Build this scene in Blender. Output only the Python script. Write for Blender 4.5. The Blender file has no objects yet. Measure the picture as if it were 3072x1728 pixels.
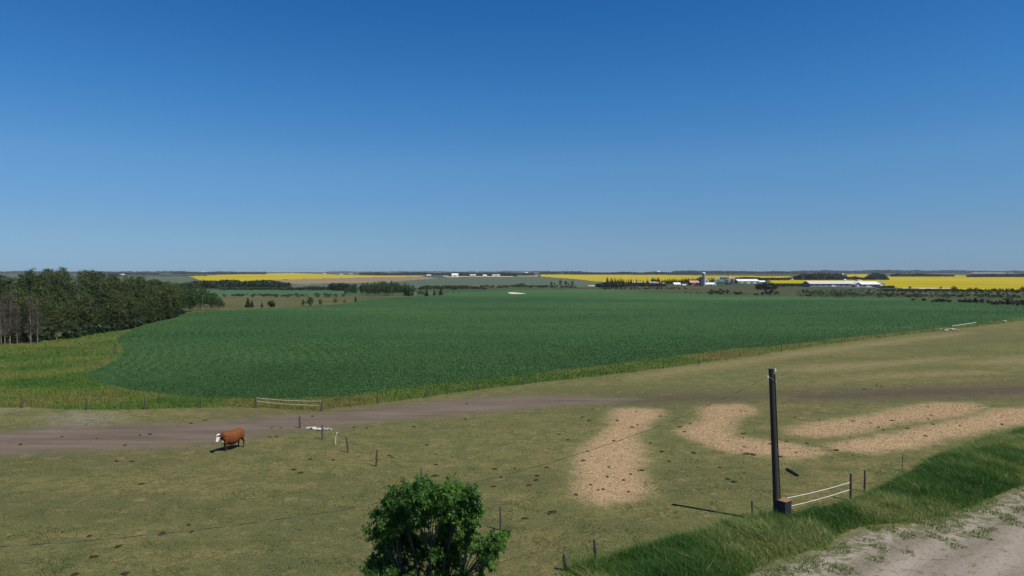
import bpy, math, random
import numpy as np
from mathutils import Vector, Matrix

# ------------------------------------------------------------------ camera, sky, sun, exposure
SC = bpy.context.scene
COL = SC.collection
H = 13.5                      # drone height above the pasture
FPX, CX, CY, HZ = 2076.0, 1536.0, 864.0, 815.0
TH = math.atan((CY - HZ) / FPX)
cam = bpy.data.cameras.new('camera')
cam.sensor_width = 36
cam.lens = FPX / 3072 * 36
cam.clip_start = 0.1
cam.clip_end = 90000
camo = bpy.data.objects.new('camera', cam)
camo.location = (0, 0, H)
camo.rotation_euler = (math.pi / 2 - TH, 0, 0)
COL.objects.link(camo)
SC.camera = camo

SUN_V = Vector((0.54, -0.35, 1.0)).normalized()     # towards the sun
SUN_EL = math.asin(SUN_V.z)
world = bpy.data.worlds.new('World')
SC.world = world
world.use_nodes = True
nt = world.node_tree
nt.nodes.clear()
sky = nt.nodes.new('ShaderNodeTexSky')
sky.sky_type = 'NISHITA'
sky.sun_disc = False
sky.sun_elevation = SUN_EL
sky.sun_rotation = math.atan2(SUN_V.x, SUN_V.y)
sky.altitude = 700
sky.air_density = 1.0
sky.dust_density = 0.3
sky.ozone_density = 4.0
bg = nt.nodes.new('ShaderNodeBackground')
bg.inputs[1].default_value = 0.124
out = nt.nodes.new('ShaderNodeOutputWorld')
# deepen the blue above the horizon; unseen overhead sky darkened to cut ground fill
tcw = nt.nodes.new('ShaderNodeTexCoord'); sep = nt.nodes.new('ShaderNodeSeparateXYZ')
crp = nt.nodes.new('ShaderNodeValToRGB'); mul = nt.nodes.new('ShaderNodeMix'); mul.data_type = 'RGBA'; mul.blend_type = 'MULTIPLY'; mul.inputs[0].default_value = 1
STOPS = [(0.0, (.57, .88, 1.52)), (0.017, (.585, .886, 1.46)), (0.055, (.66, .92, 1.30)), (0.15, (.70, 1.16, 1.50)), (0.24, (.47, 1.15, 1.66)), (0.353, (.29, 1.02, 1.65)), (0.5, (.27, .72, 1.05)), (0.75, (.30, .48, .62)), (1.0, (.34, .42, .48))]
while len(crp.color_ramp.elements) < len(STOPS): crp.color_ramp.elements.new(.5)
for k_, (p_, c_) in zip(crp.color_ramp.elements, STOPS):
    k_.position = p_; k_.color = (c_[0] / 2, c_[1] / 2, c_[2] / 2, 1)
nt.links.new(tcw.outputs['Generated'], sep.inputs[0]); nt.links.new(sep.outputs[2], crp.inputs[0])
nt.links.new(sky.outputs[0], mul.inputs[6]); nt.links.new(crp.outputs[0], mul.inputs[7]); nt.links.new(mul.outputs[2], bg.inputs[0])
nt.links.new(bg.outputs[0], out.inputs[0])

sl = bpy.data.lights.new('sun', 'SUN')
sl.energy = 4.5
sl.angle = math.radians(0.53)
sl.color = (1.0, 0.94, 0.84)
so = bpy.data.objects.new('sun', sl)
so.rotation_euler = SUN_V.to_track_quat('Z', 'Y').to_euler()
COL.objects.link(so)
SC.view_settings.view_transform = 'Standard'
SC.view_settings.look = 'None'
SC.view_settings.exposure = 0.0
SC.view_settings.gamma = 1.0
SC.cycles.volume_max_steps = 64
SC.cycles.transparent_max_bounces = 16

# ------------------------------------------------------------------ helpers
def ray(px, py):
    px = np.asarray(px, float) - CX
    py = CY - np.asarray(py, float)
    return np.stack([px, FPX * math.cos(TH) + py * math.sin(TH), -FPX * math.sin(TH) + py * math.cos(TH)], -1)

def G(px, py):
    """point on the flat ground that the photo shows at (px, py)"""
    r = ray(px, py)
    z = np.minimum(r[..., 2], -0.9)
    t = H / -z
    return np.stack([r[..., 0] * t, r[..., 1] * t], -1)

def G3(px, py, z=0.0):
    g = G(px, py)
    return Vector((float(g[0]), float(g[1]), z))

def AT(px, py, D):
    r = ray(px, py)
    t = D / r[1]
    return Vector((r[0] * t, D, H + r[2] * t))

def project(p):
    x, y, z = p[0], p[1], p[2] - H
    d = y * math.cos(TH) - z * math.sin(TH)
    u = y * math.sin(TH) + z * math.cos(TH)
    return CX + FPX * x / d, CY - FPX * u / d

def rs(seed):
    return np.random.RandomState(seed)

class Geo:
    def __init__(s):
        s.v = []; s.f = []; s.n = 0; s.at = {}
    def add(s, v, f, **at):
        v = np.asarray(v, float).reshape(-1, 3)
        f = np.asarray(f, int)
        s.v.append(v); s.f.append(f + s.n); s.n += len(v)
        for k in set(list(at) + list(s.at)):
            s.at.setdefault(k, [])
            cur = sum(len(a) for a in s.at[k])
            if cur < s.n - len(v):
                s.at[k].append(np.full(s.n - len(v) - cur, 0.5))
            a = at.get(k, 0.5)
            s.at[k].append(np.broadcast_to(np.asarray(a, float), (len(v),)).copy())
        return s
    def box(s, c, d, rz=0.0, **at):
        x, y, z = [k / 2 for k in d]
        v = np.array([(i * x, j * y, k * z) for i in (-1, 1) for j in (-1, 1) for k in (-1, 1)], float)
        ca, sa = math.cos(rz), math.sin(rz)
        v = np.stack([v[:, 0] * ca - v[:, 1] * sa, v[:, 0] * sa + v[:, 1] * ca, v[:, 2]], -1) + np.asarray(c, float)
        return s.add(v, [(0, 1, 3, 2), (4, 6, 7, 5), (0, 4, 5, 1), (2, 3, 7, 6), (0, 2, 6, 4), (1, 5, 7, 3)], **at)
    def tube(s, pts, rad, n=8, cap=True, **at):
        pts = np.asarray(pts, float)
        rad = np.broadcast_to(np.asarray(rad, float), (len(pts),))
        tan = np.gradient(pts, axis=0)
        tan /= np.linalg.norm(tan, axis=1)[:, None] + 1e-9
        ref = np.array([0, 0, 1.0]) if abs(tan[0][2]) < 0.9 else np.array([1.0, 0, 0])
        V = []
        for i in range(len(pts)):
            a = np.cross(tan[i], ref); a /= np.linalg.norm(a) + 1e-9
            b = np.cross(tan[i], a); ref = np.cross(a, tan[i])
            th = np.arange(n) * 2 * math.pi / n
            V.append(pts[i] + rad[i] * (np.cos(th)[:, None] * a + np.sin(th)[:, None] * b))
        V = np.concatenate(V)
        F = []
        for i in range(len(pts) - 1):
            for k in range(n):
                F.append((i * n + k, i * n + (k + 1) % n, (i + 1) * n + (k + 1) % n, (i + 1) * n + k))
        s.add(V, F, **at)
        if cap:
            for i, o in ((0, 1), (len(pts) - 1, -1)):
                s.add(np.vstack([V[i * n:(i + 1) * n], pts[i]]), [((k, (k + 1) % n, n)[::o]) for k in range(n)], **at)
        return s
    def build(s, name, mat, parent=None, smooth=False):
        me = bpy.data.meshes.new(name)
        if s.n:
            v = np.concatenate(s.v)
            me.vertices.add(len(v)); me.vertices.foreach_set('co', v.ravel().astype(np.float32))
            li = np.concatenate([f.ravel() for f in s.f])
            lt = np.concatenate([np.full(len(f), f.shape[1]) for f in s.f])
            me.loops.add(len(li)); me.loops.foreach_set('vertex_index', li.astype(np.int32))
            me.polygons.add(len(lt))
            ls = np.concatenate([[0], np.cumsum(lt)[:-1]])
            me.polygons.foreach_set('loop_start', ls.astype(np.int32))
            me.polygons.foreach_set('use_smooth', np.full(len(lt), smooth))
            for k, a in s.at.items():
                a = np.concatenate(a)
                A = me.attributes.new(k, 'FLOAT', 'POINT')
                A.data.foreach_set('value', a.astype(np.float32))
            me.update(calc_edges=True)
        me.materials.append(mat)
        o = bpy.data.objects.new(name, me)
        COL.objects.link(o)
        if parent: o.parent = parent
        return o

def tag(o, label=None, cat=None, group=None, kind=None):
    if label: o['label'] = label
    if cat: o['category'] = cat
    if group: o['group'] = group
    if kind: o['kind'] = kind
    return o

def thing(name, loc, label, cat, group=None, rz=0.0, sc=1.0):
    o = bpy.data.objects.new(name, None)
    COL.objects.link(o)
    o.empty_display_size = 0.3
    o.location = loc; o.rotation_euler = (0, 0, rz)
    o.scale = (sc, sc, sc) if not hasattr(sc, '__len__') else sc
    return tag(o, label, cat, group)

def dup(root, loc, rz=0.0, sc=1.0, label=None, group=None):
    r = root.copy(); COL.objects.link(r)
    r.location = loc; r.rotation_euler = (0, 0, rz)
    r.scale = (sc, sc, sc) if not hasattr(sc, '__len__') else sc
    if label: r['label'] = label
    if group: r['group'] = group
    for ch in root.children:
        c = ch.copy(); COL.objects.link(c); c.parent = r
        for g in ch.children:
            d = g.copy(); COL.objects.link(d); d.parent = c
    return r

class Protos:
    """first placement of a kind uses the built thing, the next ones are copies"""
    def __init__(s, makers): s.m = makers; s.first = [None] * len(makers)
    def put(s, i, loc, rz, sc, label, cat, group):
        i %= len(s.m)
        if s.first[i] is None:
            o = s.m[i](); s.first[i] = o
            o.location = loc; o.rotation_euler = (0, 0, rz)
            o.scale = (sc, sc, sc) if not hasattr(sc, '__len__') else sc
        else:
            o = dup(s.first[i], loc, rz, sc)
        for k in ('group',):
            if k in o: del o[k]
        tag(o, label, cat, group)
        return o

# ------------------------------------------------------------------ materials
class M:
    def __init__(s, name, rough=0.9, spec=0.2):
        s.m = bpy.data.materials.new(name); s.m.use_nodes = True
        s.t = s.m.node_tree; s.t.nodes.clear()
        s.o = s.n('ShaderNodeOutputMaterial')
        s.b = s.n('ShaderNodeBsdfPrincipled')
        s.b.inputs['Roughness'].default_value = rough
        s.b.inputs['Specular IOR Level'].default_value = spec
        s.l(s.b.outputs[0], s.o.inputs[0])
        s.geo = s.n('ShaderNodeNewGeometry')
    def n(s, k, **kw):
        x = s.t.nodes.new(k)
        for a, b in kw.items(): setattr(x, a, b)
        return x
    def l(s, a, b): s.t.links.new(a, b)
    def pos(s, scale=(1, 1, 1), obj=False):
        mp = s.n('ShaderNodeMapping'); mp.inputs['Scale'].default_value = scale
        if obj:
            tc = s.n('ShaderNodeTexCoord'); s.l(tc.outputs['Object'], mp.inputs[0])
        else:
            s.l(s.geo.outputs['Position'], mp.inputs[0])
        return mp.outputs[0]
    def noise(s, sc, det=3, rough=0.55, vec=None, dist=0.0):
        x = s.n('ShaderNodeTexNoise')
        x.inputs['Scale'].default_value = sc; x.inputs['Detail'].default_value = det
        x.inputs['Roughness'].default_value = rough; x.inputs['Distortion'].default_value = dist
        s.l(vec if vec is not None else s.pos(), x.inputs['Vector'])
        return x.outputs['Fac']
    def attr(s, name):
        x = s.n('ShaderNodeAttribute', attribute_name=name)
        return x.outputs['Fac']
    def math(s, op, a, b=None, c=None, clamp=False):
        x = s.n('ShaderNodeMath', operation=op); x.use_clamp = clamp
        for i, v in enumerate((a, b, c)):
            if v is None: continue
            if isinstance(v, (int, float)): x.inputs[i].default_value = v
            else: s.l(v, x.inputs[i])
        return x.outputs[0]
    def ramp(s, fac, stops, interp='LINEAR'):
        x = s.n('ShaderNodeValToRGB'); x.color_ramp.interpolation = interp
        e = x.color_ramp.elements
        while len(e) < len(stops): e.new(0.5)
        for k, (p, c) in zip(e, stops):
            k.position = p; k.color = (c[0], c[1], c[2], 1) if hasattr(c, '__len__') else (c, c, c, 1)
        s.l(fac, x.inputs[0])
        return x.outputs[0]
    def mix(s, fac, a, b, mode='MIX'):
        x = s.n('ShaderNodeMix', data_type='RGBA', blend_type=mode)
        x.clamp_factor = True
        for i, v in ((0, fac), (6, a), (7, b)):
            if isinstance(v, (int, float)): x.inputs[i].default_value = v
            elif isinstance(v, tuple): x.inputs[i].default_value = (v[0], v[1], v[2], 1)
            else: s.l(v, x.inputs[i])
        return x.outputs[2]
    def col(s, c):
        if isinstance(c, tuple): s.b.inputs['Base Color'].default_value = (c[0], c[1], c[2], 1)
        else: s.l(c, s.b.inputs['Base Color'])
        return s
    def bump(s, h, dist=0.1, st=0.5):
        x = s.n('ShaderNodeBump'); x.inputs['Distance'].default_value = dist; x.inputs['Strength'].default_value = st
        s.l(h, x.inputs['Height']); s.l(x.outputs[0], s.b.inputs['Normal'])
        return s
    def translucent(s, c, k=0.3):
        tr = s.n('ShaderNodeBsdfTranslucent')
        s.l(c, tr.inputs[0])
        mx = s.n('ShaderNodeMixShader'); mx.inputs[0].default_value = k
        s.l(s.b.outputs[0], mx.inputs[1]); s.l(tr.outputs[0], mx.inputs[2]); s.l(mx.outputs[0], s.o.inputs[0])
        return s

def leafmat(name, stops, k=0.3, rough=0.55):
    m = M(name, rough, 0.3)
    inf = m.n('ShaderNodeObjectInfo')
    t = m.math('ADD', m.attr('tint'), m.math('MULTIPLY', m.math('SUBTRACT', inf.outputs['Random'], 0.5), 0.22), clamp=True)
    c = m.ramp(t, stops)
    m.col(c).translucent(c, k)
    return m.m

def plain(name, c, rough=0.8, var=0.25, sc=3.0, spec=0.3, metal=0.0, vec=None, bump=0.0):
    m = M(name, rough, spec)
    n = m.noise(sc, 4, 0.6, m.pos(vec or (1, 1, 1)))
    d = tuple(k * (1 - var) for k in c); e = tuple(min(1, k * (1 + var)) for k in c)
    m.col(m.ramp(n, [(0.3, d), (0.7, e)]))
    m.b.inputs['Metallic'].default_value = metal
    if bump: m.bump(n, bump, 0.6)
    return m.m

# ---- near ground: pasture, track, straw, yard share one node tree so their edges blend
def ground_mat():
    m = M('pasture_ground', 0.95, 0.1)
    big = m.noise(0.055, 4, 0.55)
    mid = m.noise(0.45, 5, 0.62, dist=0.6)
    fine = m.noise(4.5, 5, 0.7)
    vfine = m.noise(17, 3, 0.7)
    base = m.ramp(m.math('ADD', m.math('MULTIPLY', big, 0.5), m.math('MULTIPLY', mid, 0.5)),
                  [(0.36, (0.082, 0.112, 0.036)), (0.46, (0.145, 0.150, 0.050)), (0.54, (0.195, 0.172, 0.062)), (0.66, (0.275, 0.208, 0.090))])
    # clumps of darker, lusher grass left standing
    far_ = m.noise(0.07, 5, 0.65, m.pos((0.35, 1.5, 1)), 0.5)
    base = m.mix(m.ramp(far_, [(0.46, 0.0), (0.60, 0.65)]), base, (0.062, 0.075, 0.030))
    cl = m.noise(0.75, 5, 0.6, m.pos((0.8, 1.15, 1)), 0.8)
    clf = m.ramp(cl, [(0.51, 0.0), (0.59, 0.75)])
    base = m.mix(clf, base, (0.066, 0.094, 0.030))
    dry = m.ramp(m.noise(0.8, 4, 0.6, m.pos((1, 1.3, 1)), 0.4), [(0.575, 0.0), (0.68, 0.8)])
    base = m.mix(dry, base, (0.31, 0.22, 0.115))
    base = m.mix(m.ramp(m.noise(1.9, 5, 0.7, m.pos((.8, 1.1, 1)), 1.0), [(0.515, 0.0), (0.60, 0.85)]), base, (0.062, 0.088, 0.026))
    base = m.mix(m.ramp(fine, [(0.34, 0.95), (0.56, 0.0)]), base, (0.058, 0.068, 0.022))
    base = m.mix(m.ramp(vfine, [(0.48, 0.0), (0.66, 0.8)]), base, (0.31, 0.28, 0.14))
    n2 = m.noise(0.9, 5, 0.65)
    n3 = m.noise(6.0, 4, 0.7)
    nz = m.math('ADD', m.math('MULTIPLY', m.math('SUBTRACT', n2, 0.5), 2.4), m.math('MULTIPLY', m.math('SUBTRACT', n3, 0.5), 2.2))
    def fac(att, w, k=1.0):
        d = m.math('MULTIPLY', m.attr(att), 10.0)
        d = m.math('ADD', d, m.math('MULTIPLY', nz, k))
        return m.math('ADD', m.math('DIVIDE', d, w), 0.5, clamp=True)
    # sun-dried streaks and dark trampled mud
    base = m.mix(m.math('MULTIPLY', fac('d_dry', 4.0, 3.0), 0.6), base, m.ramp(fine, [(0.3, (0.22, 0.18, 0.08)), (0.7, (0.36, 0.29, 0.15))]))
    base = m.mix(m.math('MULTIPLY', fac('d_mud', 6.0, 2.2), 0.85), base, m.ramp(n3, [(0.3, (0.065, 0.050, 0.040)), (0.7, (0.125, 0.094, 0.074))]))
    streak = m.noise(0.5, 5, 0.6, m.pos((0.22, 1.6, 1)))
    dirt = m.mix(m.ramp(streak, [(0.35, 0.0), (0.65, 1.0)]), (0.135, 0.104, 0.086), (0.215, 0.170, 0.138))
    dirt = m.mix(m.ramp(fine, [(0.3, 0.5), (0.5, 0.0)]), dirt, (0.11, 0.088, 0.07))
    dirt = m.mix(m.ramp(m.noise(0.22, 4, 0.6, m.pos((0.5, 1.2, 1))), [(0.52, 0.0), (0.68, 0.45)]), dirt, (0.13, 0.13, 0.068))
    base = m.mix(m.math('MULTIPLY', fac('d_dirt', 3.4, 1.2), 0.95), base, dirt)
    base = m.mix(m.math('MULTIPLY', fac('d_pale', 5.0, 4.5), 0.38), base, (0.36, 0.33, 0.32))
    base = m.mix(m.math('MULTIPLY', fac('d_straw2', 2.6, 1.3), 0.45), base, (0.30, 0.27, 0.12))
    straw = m.ramp(m.noise(11, 3, 0.8, m.pos((1, 1, 1)), 1.5), [(0.3, (0.38, 0.262, 0.155)), (0.5, (0.50, 0.355, 0.21)), (0.72, (0.60, 0.45, 0.285))])
    straw = m.mix(m.ramp(m.noise(1.0, 4, 0.6), [(0.4, 0.0), (0.7, 0.4)]), straw, (0.34, 0.25, 0.15))
    base = m.mix(m.math('MULTIPLY', fac('d_straw', 1.7, 0.95), 0.95), base, straw)
    # bare yard, right foreground: pale packed dirt with wheel marks and weeds
    rut = m.n('ShaderNodeTexWave', wave_type='BANDS', bands_direction='X', wave_profile='SIN')
    rut.inputs['Scale'].default_value = 0.13; rut.inputs['Distortion'].default_value = 5.0
    rut.inputs['Detail'].default_value = 3; rut.inputs['Detail Scale'].default_value = 0.5
    mp = m.n('ShaderNodeMapping'); mp.inputs['Rotation'].default_value = (0, 0, math.radians(52))
    mp2 = m.n('ShaderNodeMapping'); mp2.inputs['Scale'].default_value = (1, 0.14, 1)
    m.l(m.geo.outputs['Position'], mp.inputs[0]); m.l(mp.outputs[0], mp2.inputs[0]); m.l(mp2.outputs[0], rut.inputs[0])
    yn = m.noise(1.3, 5, 0.65)
    yard = m.ramp(m.math('ADD', m.math('MULTIPLY', rut.outputs['Fac'], 0.26), m.math('MULTIPLY', m.noise(0.8, 6, 0.7, mp2.outputs[0]), 0.76)),
                  [(0.32, (0.25, 0.215, 0.175)), (0.52, (0.325, 0.28, 0.235)), (0.72, (0.40, 0.35, 0.295))])
    yard = m.mix(m.ramp(fine, [(0.30, 0.55), (0.48, 0.0)]), yard, (0.19, 0.16, 0.12))
    yd = m.math('MULTIPLY', m.attr('d_yard'), 10.0)
    weed = m.math('SUBTRACT', 1.0, m.math('DIVIDE', yd, 3.5, clamp=True))
    wn = m.math('MULTIPLY', m.ramp(m.math('ADD', m.noise(1.7, 5, 0.7, dist=0.6), m.math('MULTIPLY', weed, 0.16)), [(0.55, 0.0), (0.66, 0.85)]), 1.0)
    yard = m.mix(wn, yard, m.ramp(fine, [(0.35, (0.075, 0.10, 0.04)), (0.65, (0.19, 0.19, 0.09))]))
    base = m.mix(fac('d_yard', 1.4, 0.7), base, yard)
    m.col(base)
    h = m.math('ADD', m.math('MULTIPLY', mid, 0.6), m.math('ADD', m.math('MULTIPLY', fine, 0.5), m.math('MULTIPLY', vfine, 0.3)))
    m.bump(h, 0.22, 0.85)
    return m.m

def verge_mat():
    m = M('verge_ground', 0.95, 0.1)
    c = m.ramp(m.noise(0.12, 4, 0.6, m.pos((0.5, 1.6, 1)), 0.5), [(0.36, (0.075, 0.140, 0.030)), (0.5, (0.145, 0.185, 0.045)), (0.62, (0.20, 0.175, 0.060))])
    c = m.mix(m.ramp(m.noise(2.2, 5, 0.7), [(0.35, 0.7), (0.6, 0.0)]), c, (0.045, 0.075, 0.022))
    m.col(c).bump(m.noise(2.0, 5, 0.7), 0.5, 0.9)
    return m.m

def crop_mat():
    m = M('crop_canopy', 0.85, 0.15)
    big = m.noise(0.011, 4, 0.55, m.pos((0.55, 1.5, 1)), 0.6)
    c = m.ramp(big, [(0.34, (0.034, 0.092, 0.028)), (0.48, (0.050, 0.120, 0.036)), (0.62, (0.076, 0.155, 0.046))])
    fine = m.noise(1.3, 5, 0.75)
    c = m.mix(m.ramp(fine, [(0.36, 0.6), (0.56, 0.0)]), c, (0.016, 0.052, 0.018))
    c = m.mix(m.ramp(m.noise(3.0, 4, 0.7), [(0.52, 0.0), (0.74, 0.55)]), c, (0.065, 0.155, 0.062))
    # seeding rows that follow the field edge
    row = m.math('MULTIPLY', m.attr('row'), 100.0)
    row = m.math('ADD', row, m.math('MULTIPLY', m.noise(0.015, 1), 3.0))
    s = m.math('SINE', m.math('MULTIPLY', row, 2 * math.pi / 1.7))
    rf = m.math('MULTIPLY', m.math('MULTIPLY', m.math('ADD', s, 0.15, clamp=True), m.ramp(m.noise(0.028, 3, 0.6), [(0.40, 0.05), (0.58, 0.75)])), 0.42)
    c = m.mix(rf, c, (0.017, 0.056, 0.024))
    m.col(c)
    m.bump(m.math('ADD', fine, m.math('MULTIPLY', m.noise(4.5, 3), 0.4)), 0.35, 0.8)
    return m.m

def field_mat(name, stops, sc=(0.004, 0.01), fsc=0.4, fdark=0.35, st=(1, 1, 1)):
    m = M(name, 0.9, 0.1)
    c = m.ramp(m.math('ADD', m.math('MULTIPLY', m.noise(sc[0], 4, 0.6, m.pos(st)), 0.5), m.math('MULTIPLY', m.noise(sc[1], 4, 0.6, m.pos(st)), 0.5)), stops)
    f = m.noise(fsc, 4, 0.7)
    c2 = m.mix(1.0, c, (1 - fdark, 1 - fdark, 1 - fdark), 'MULTIPLY')
    c = m.mix(m.ramp(f, [(0.35, 1.0), (0.6, 0.0)]), c, c2)
    m.col(c)
    return m.m

MAT = {}
MAT['ground'] = ground_mat()
MAT['verge'] = verge_mat()
MAT['crop'] = crop_mat()
MAT['canola'] = field_mat('canola_bloom', [(0.35, (0.33, 0.27, 0.004)), (0.5, (0.44, 0.36, 0.005)), (0.65, (0.54, 0.46, 0.008))], fdark=0.12, st=(0.35, 1, 1))
MAT['farmland'] = field_mat('far_farmland', [(0.38, (0.035, 0.060, 0.030)), (0.5, (0.065, 0.095, 0.04)), (0.62, (0.12, 0.125, 0.06))], (0.0025, 0.008), 0.05)
MAT['plowed'] = field_mat('ploughed_soil', [(0.38, (0.21, 0.165, 0.115)), (0.6, (0.30, 0.225, 0.16))], fdark=0.15, st=(0.3, 1, 1))
MAT['bluefield'] = field_mat('grey_green_crop', [(0.38, (0.075, 0.112, 0.072)), (0.62, (0.115, 0.140, 0.095))], fdark=0.15, st=(0.3, 1, 1))
MAT['tealfield'] = field_mat('teal_crop', [(0.38, (0.055, 0.120, 0.060)), (0.62, (0.075, 0.150, 0.074))], fdark=0.15)
MAT['meadow'] = field_mat('rough_meadow', [(0.40, (0.075, 0.105, 0.038)), (0.5, (0.120, 0.128, 0.05)), (0.60, (0.175, 0.145, 0.07))], (0.02, 0.1), 0.35, 0.5, (0.5, 1.6, 1))
MAT['rough'] = field_mat('rough_pasture', [(0.40, (0.045, 0.076, 0.030)), (0.5, (0.075, 0.092, 0.038)), (0.62, (0.13, 0.108, 0.06))], (0.008, 0.03), 0.2, 0.45, (0.35, 1.6, 1))
MAT['sand'] = plain('pale_sand', (0.62, 0.56, 0.42), 0.95, 0.15, 0.5)
MAT['bark'] = plain('grey_bark', (0.17, 0.145, 0.12), 0.9, 0.45, 4, vec=(1, 1, 0.2), bump=0.02)
MAT['palebark'] = plain('pale_aspen_bark', (0.34, 0.31, 0.26), 0.85, 0.4, 3, vec=(1, 1, 1.5))
MAT['twig'] = plain('dead_twigs', (0.125, 0.10, 0.085), 0.9, 0.3, 3)
MAT['deadbark'] = plain('dead_aspen_bark', (0.22, 0.185, 0.15), 0.9, 0.35, 3)
MAT['darkbark'] = plain('dark_ash_bark', (0.085, 0.075, 0.062), 0.9, 0.4, 6, vec=(1, 1, .3))
MAT['aspen'] = leafmat('aspen_leaves', [(0.05, (0.030, 0.055, 0.012)), (0.4, (0.062, 0.100, 0.022)), (0.7, (0.100, 0.122, 0.036)), (0.98, (0.150, 0.125, 0.055))], 0.35)
MAT['poplar'] = leafmat('green_poplar_leaves', [(0.05, (0.026, 0.066, 0.016)), (0.5, (0.050, 0.108, 0.026)), (0.95, (0.095, 0.155, 0.042))], 0.3)
MAT['bushleaf'] = leafmat('willow_leaves', [(0.05, (0.020, 0.044, 0.016)), (0.5, (0.040, 0.072, 0.026)), (0.95, (0.080, 0.110, 0.045))], 0.2)
MAT['needle'] = leafmat('spruce_needles', [(0.05, (0.012, 0.024, 0.012)), (0.5, (0.020, 0.036, 0.016)), (0.95, (0.036, 0.052, 0.023))], 0.08)
MAT['brownleaf'] = leafmat('dry_brown_leaves', [(0.05, (0.11, 0.085, 0.045)), (0.5, (0.20, 0.155, 0.085)), (0.95, (0.27, 0.23, 0.13))], 0.2)
MAT['ash'] = leafmat('ash_leaflets', [(0.02, (0.042, 0.115, 0.022)), (0.45, (0.072, 0.185, 0.029)), (0.75, (0.118, 0.255, 0.038)), (0.92, (0.20, 0.35, 0.045)), (1.0, (0.34, 0.43, 0.05))], 0.45, 0.42)
MAT['farwood'] = leafmat('distant_woodland', [(0.05, (0.016, 0.030, 0.015)), (0.5, (0.028, 0.048, 0.023)), (0.95, (0.052, 0.074, 0.034))], 0.1)
MAT['tallgrass'] = leafmat('tall_green_grass', [(0.03, (0.060, 0.150, 0.028)), (0.4, (0.105, 0.210, 0.040)), (0.7, (0.190, 0.270, 0.065)), (0.86, (0.28, 0.33, 0.11)), (1.0, (0.50, 0.50, 0.26))], 0.5, 0.6)
MAT['dryverge'] = leafmat('yellowing_grass', [(0.03, (0.100, 0.210, 0.034)), (0.4, (0.195, 0.285, 0.052)), (0.7, (0.27, 0.26, 0.070)), (1.0, (0.36, 0.27, 0.10))], 0.45, 0.7)
MAT['cropleaf'] = leafmat('crop_leaves', [(0.03, (0.040, 0.108, 0.032)), (0.5, (0.066, 0.158, 0.048)), (0.97, (0.110, 0.215, 0.072))], 0.45, 0.6)
MAT['turf'] = leafmat('short_turf', [(0.03, (0.085, 0.130, 0.040)), (0.5, (0.140, 0.160, 0.055)), (0.85, (0.22, 0.20, 0.085)), (1.0, (0.34, 0.28, 0.14))], 0.4, 0.8)
MAT['strawbits'] = leafmat('loose_straw', [(0.03, (0.30, 0.20, 0.11)), (0.5, (0.47, 0.34, 0.195)), (1.0, (0.60, 0.46, 0.29))], 0.2, 0.8)
MAT['dung'] = plain('dried_dung', (0.042, 0.031, 0.020), 1.0, 0.45, 9, spec=0.0, bump=0.05)
MAT['postwood'] = plain('weathered_post_wood', (0.10, 0.085, 0.07), 0.9, 0.45, 6, vec=(4, 4, 0.6), bump=0.01)
MAT['polewood'] = plain('creosoted_pole_wood', (0.030, 0.026, 0.026), 0.7, 0.5, 5, vec=(4, 4, 0.35), bump=0.01, spec=0.4)
MAT['darkwire'] = plain('dark_wire', (0.06, 0.055, 0.05), 0.7, 0.3, 4)
MAT['twist'] = None
MAT['rope'] = plain('white_rope', (0.78, 0.76, 0.68), 0.8, 0.1, 8)
MAT['whiteplastic'] = plain('white_plastic', (0.52, 0.53, 0.55), 0.5, 0.15, 3)
MAT['whitewall'] = plain('white_cladding', (0.72, 0.73, 0.74), 0.7, 0.08, 0.3)
MAT['whiteroof'] = plain('white_metal_roof', (0.80, 0.82, 0.84), 0.45, 0.08, 0.3)
MAT['paleroof'] = plain('cream_metal_roof', (0.62, 0.60, 0.57), 0.5, 0.08, 0.3)
MAT['greywall'] = plain('grey_cladding', (0.24, 0.25, 0.27), 0.8, 0.12, 0.3)
MAT['greyroof'] = plain('grey_roof', (0.36, 0.37, 0.38), 0.6, 0.12, 0.3)
MAT['redwall'] = plain('red_barn_boards', (0.19, 0.022, 0.03), 0.8, 0.2, 0.4)
MAT['pinkroof'] = plain('faded_red_roof', (0.55, 0.30, 0.30), 0.7, 0.15, 0.4)
MAT['steel'] = plain('galvanised_steel', (0.24, 0.26, 0.31), 0.45, 0.15, 0.8, vec=(1, 1, 4), metal=0.3)
MAT['teal'] = plain('teal_painted_steel', (0.16, 0.42, 0.42), 0.5, 0.15, 0.8)
MAT['concrete'] = plain('pale_concrete', (0.34, 0.34, 0.33), 0.9, 0.15, 0.8)
MAT['darksilo'] = plain('dark_blue_silo_steel', (0.035, 0.045, 0.075), 0.5, 0.2, 0.6)
MAT['glass'] = plain('dark_window_glass', (0.03, 0.035, 0.04), 0.15, 0.2, 1, spec=0.6)
MAT['dark'] = plain('dark_opening', (0.03, 0.03, 0.035), 0.9, 0.2, 1)
MAT['boxsteel'] = plain('dark_blue_box_steel', (0.030, 0.032, 0.042), 0.55, 0.35, 4)
MAT['rust'] = plain('rusty_lid_steel', (0.27, 0.155, 0.085), 0.85, 0.35, 7)
MAT['porcelain'] = plain('white_porcelain', (0.85, 0.85, 0.85), 0.2, 0.05, 3, spec=0.6)
MAT['rock'] = plain('pale_field_stone', (0.48, 0.44, 0.38), 0.9, 0.25, 2, bump=0.05)
MAT['carpaint'] = plain('silver_car_paint', (0.45, 0.47, 0.50), 0.3, 0.1, 1, metal=0.5)
MAT['tyre'] = plain('black_tyre', (0.02, 0.02, 0.02), 0.9, 0.2, 2)

# ------------------------------------------------------------------ regions of the land, traced as polygons on the ground plane
def W(poly): return G([p[0] for p in poly], [p[1] for p in poly])

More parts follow.
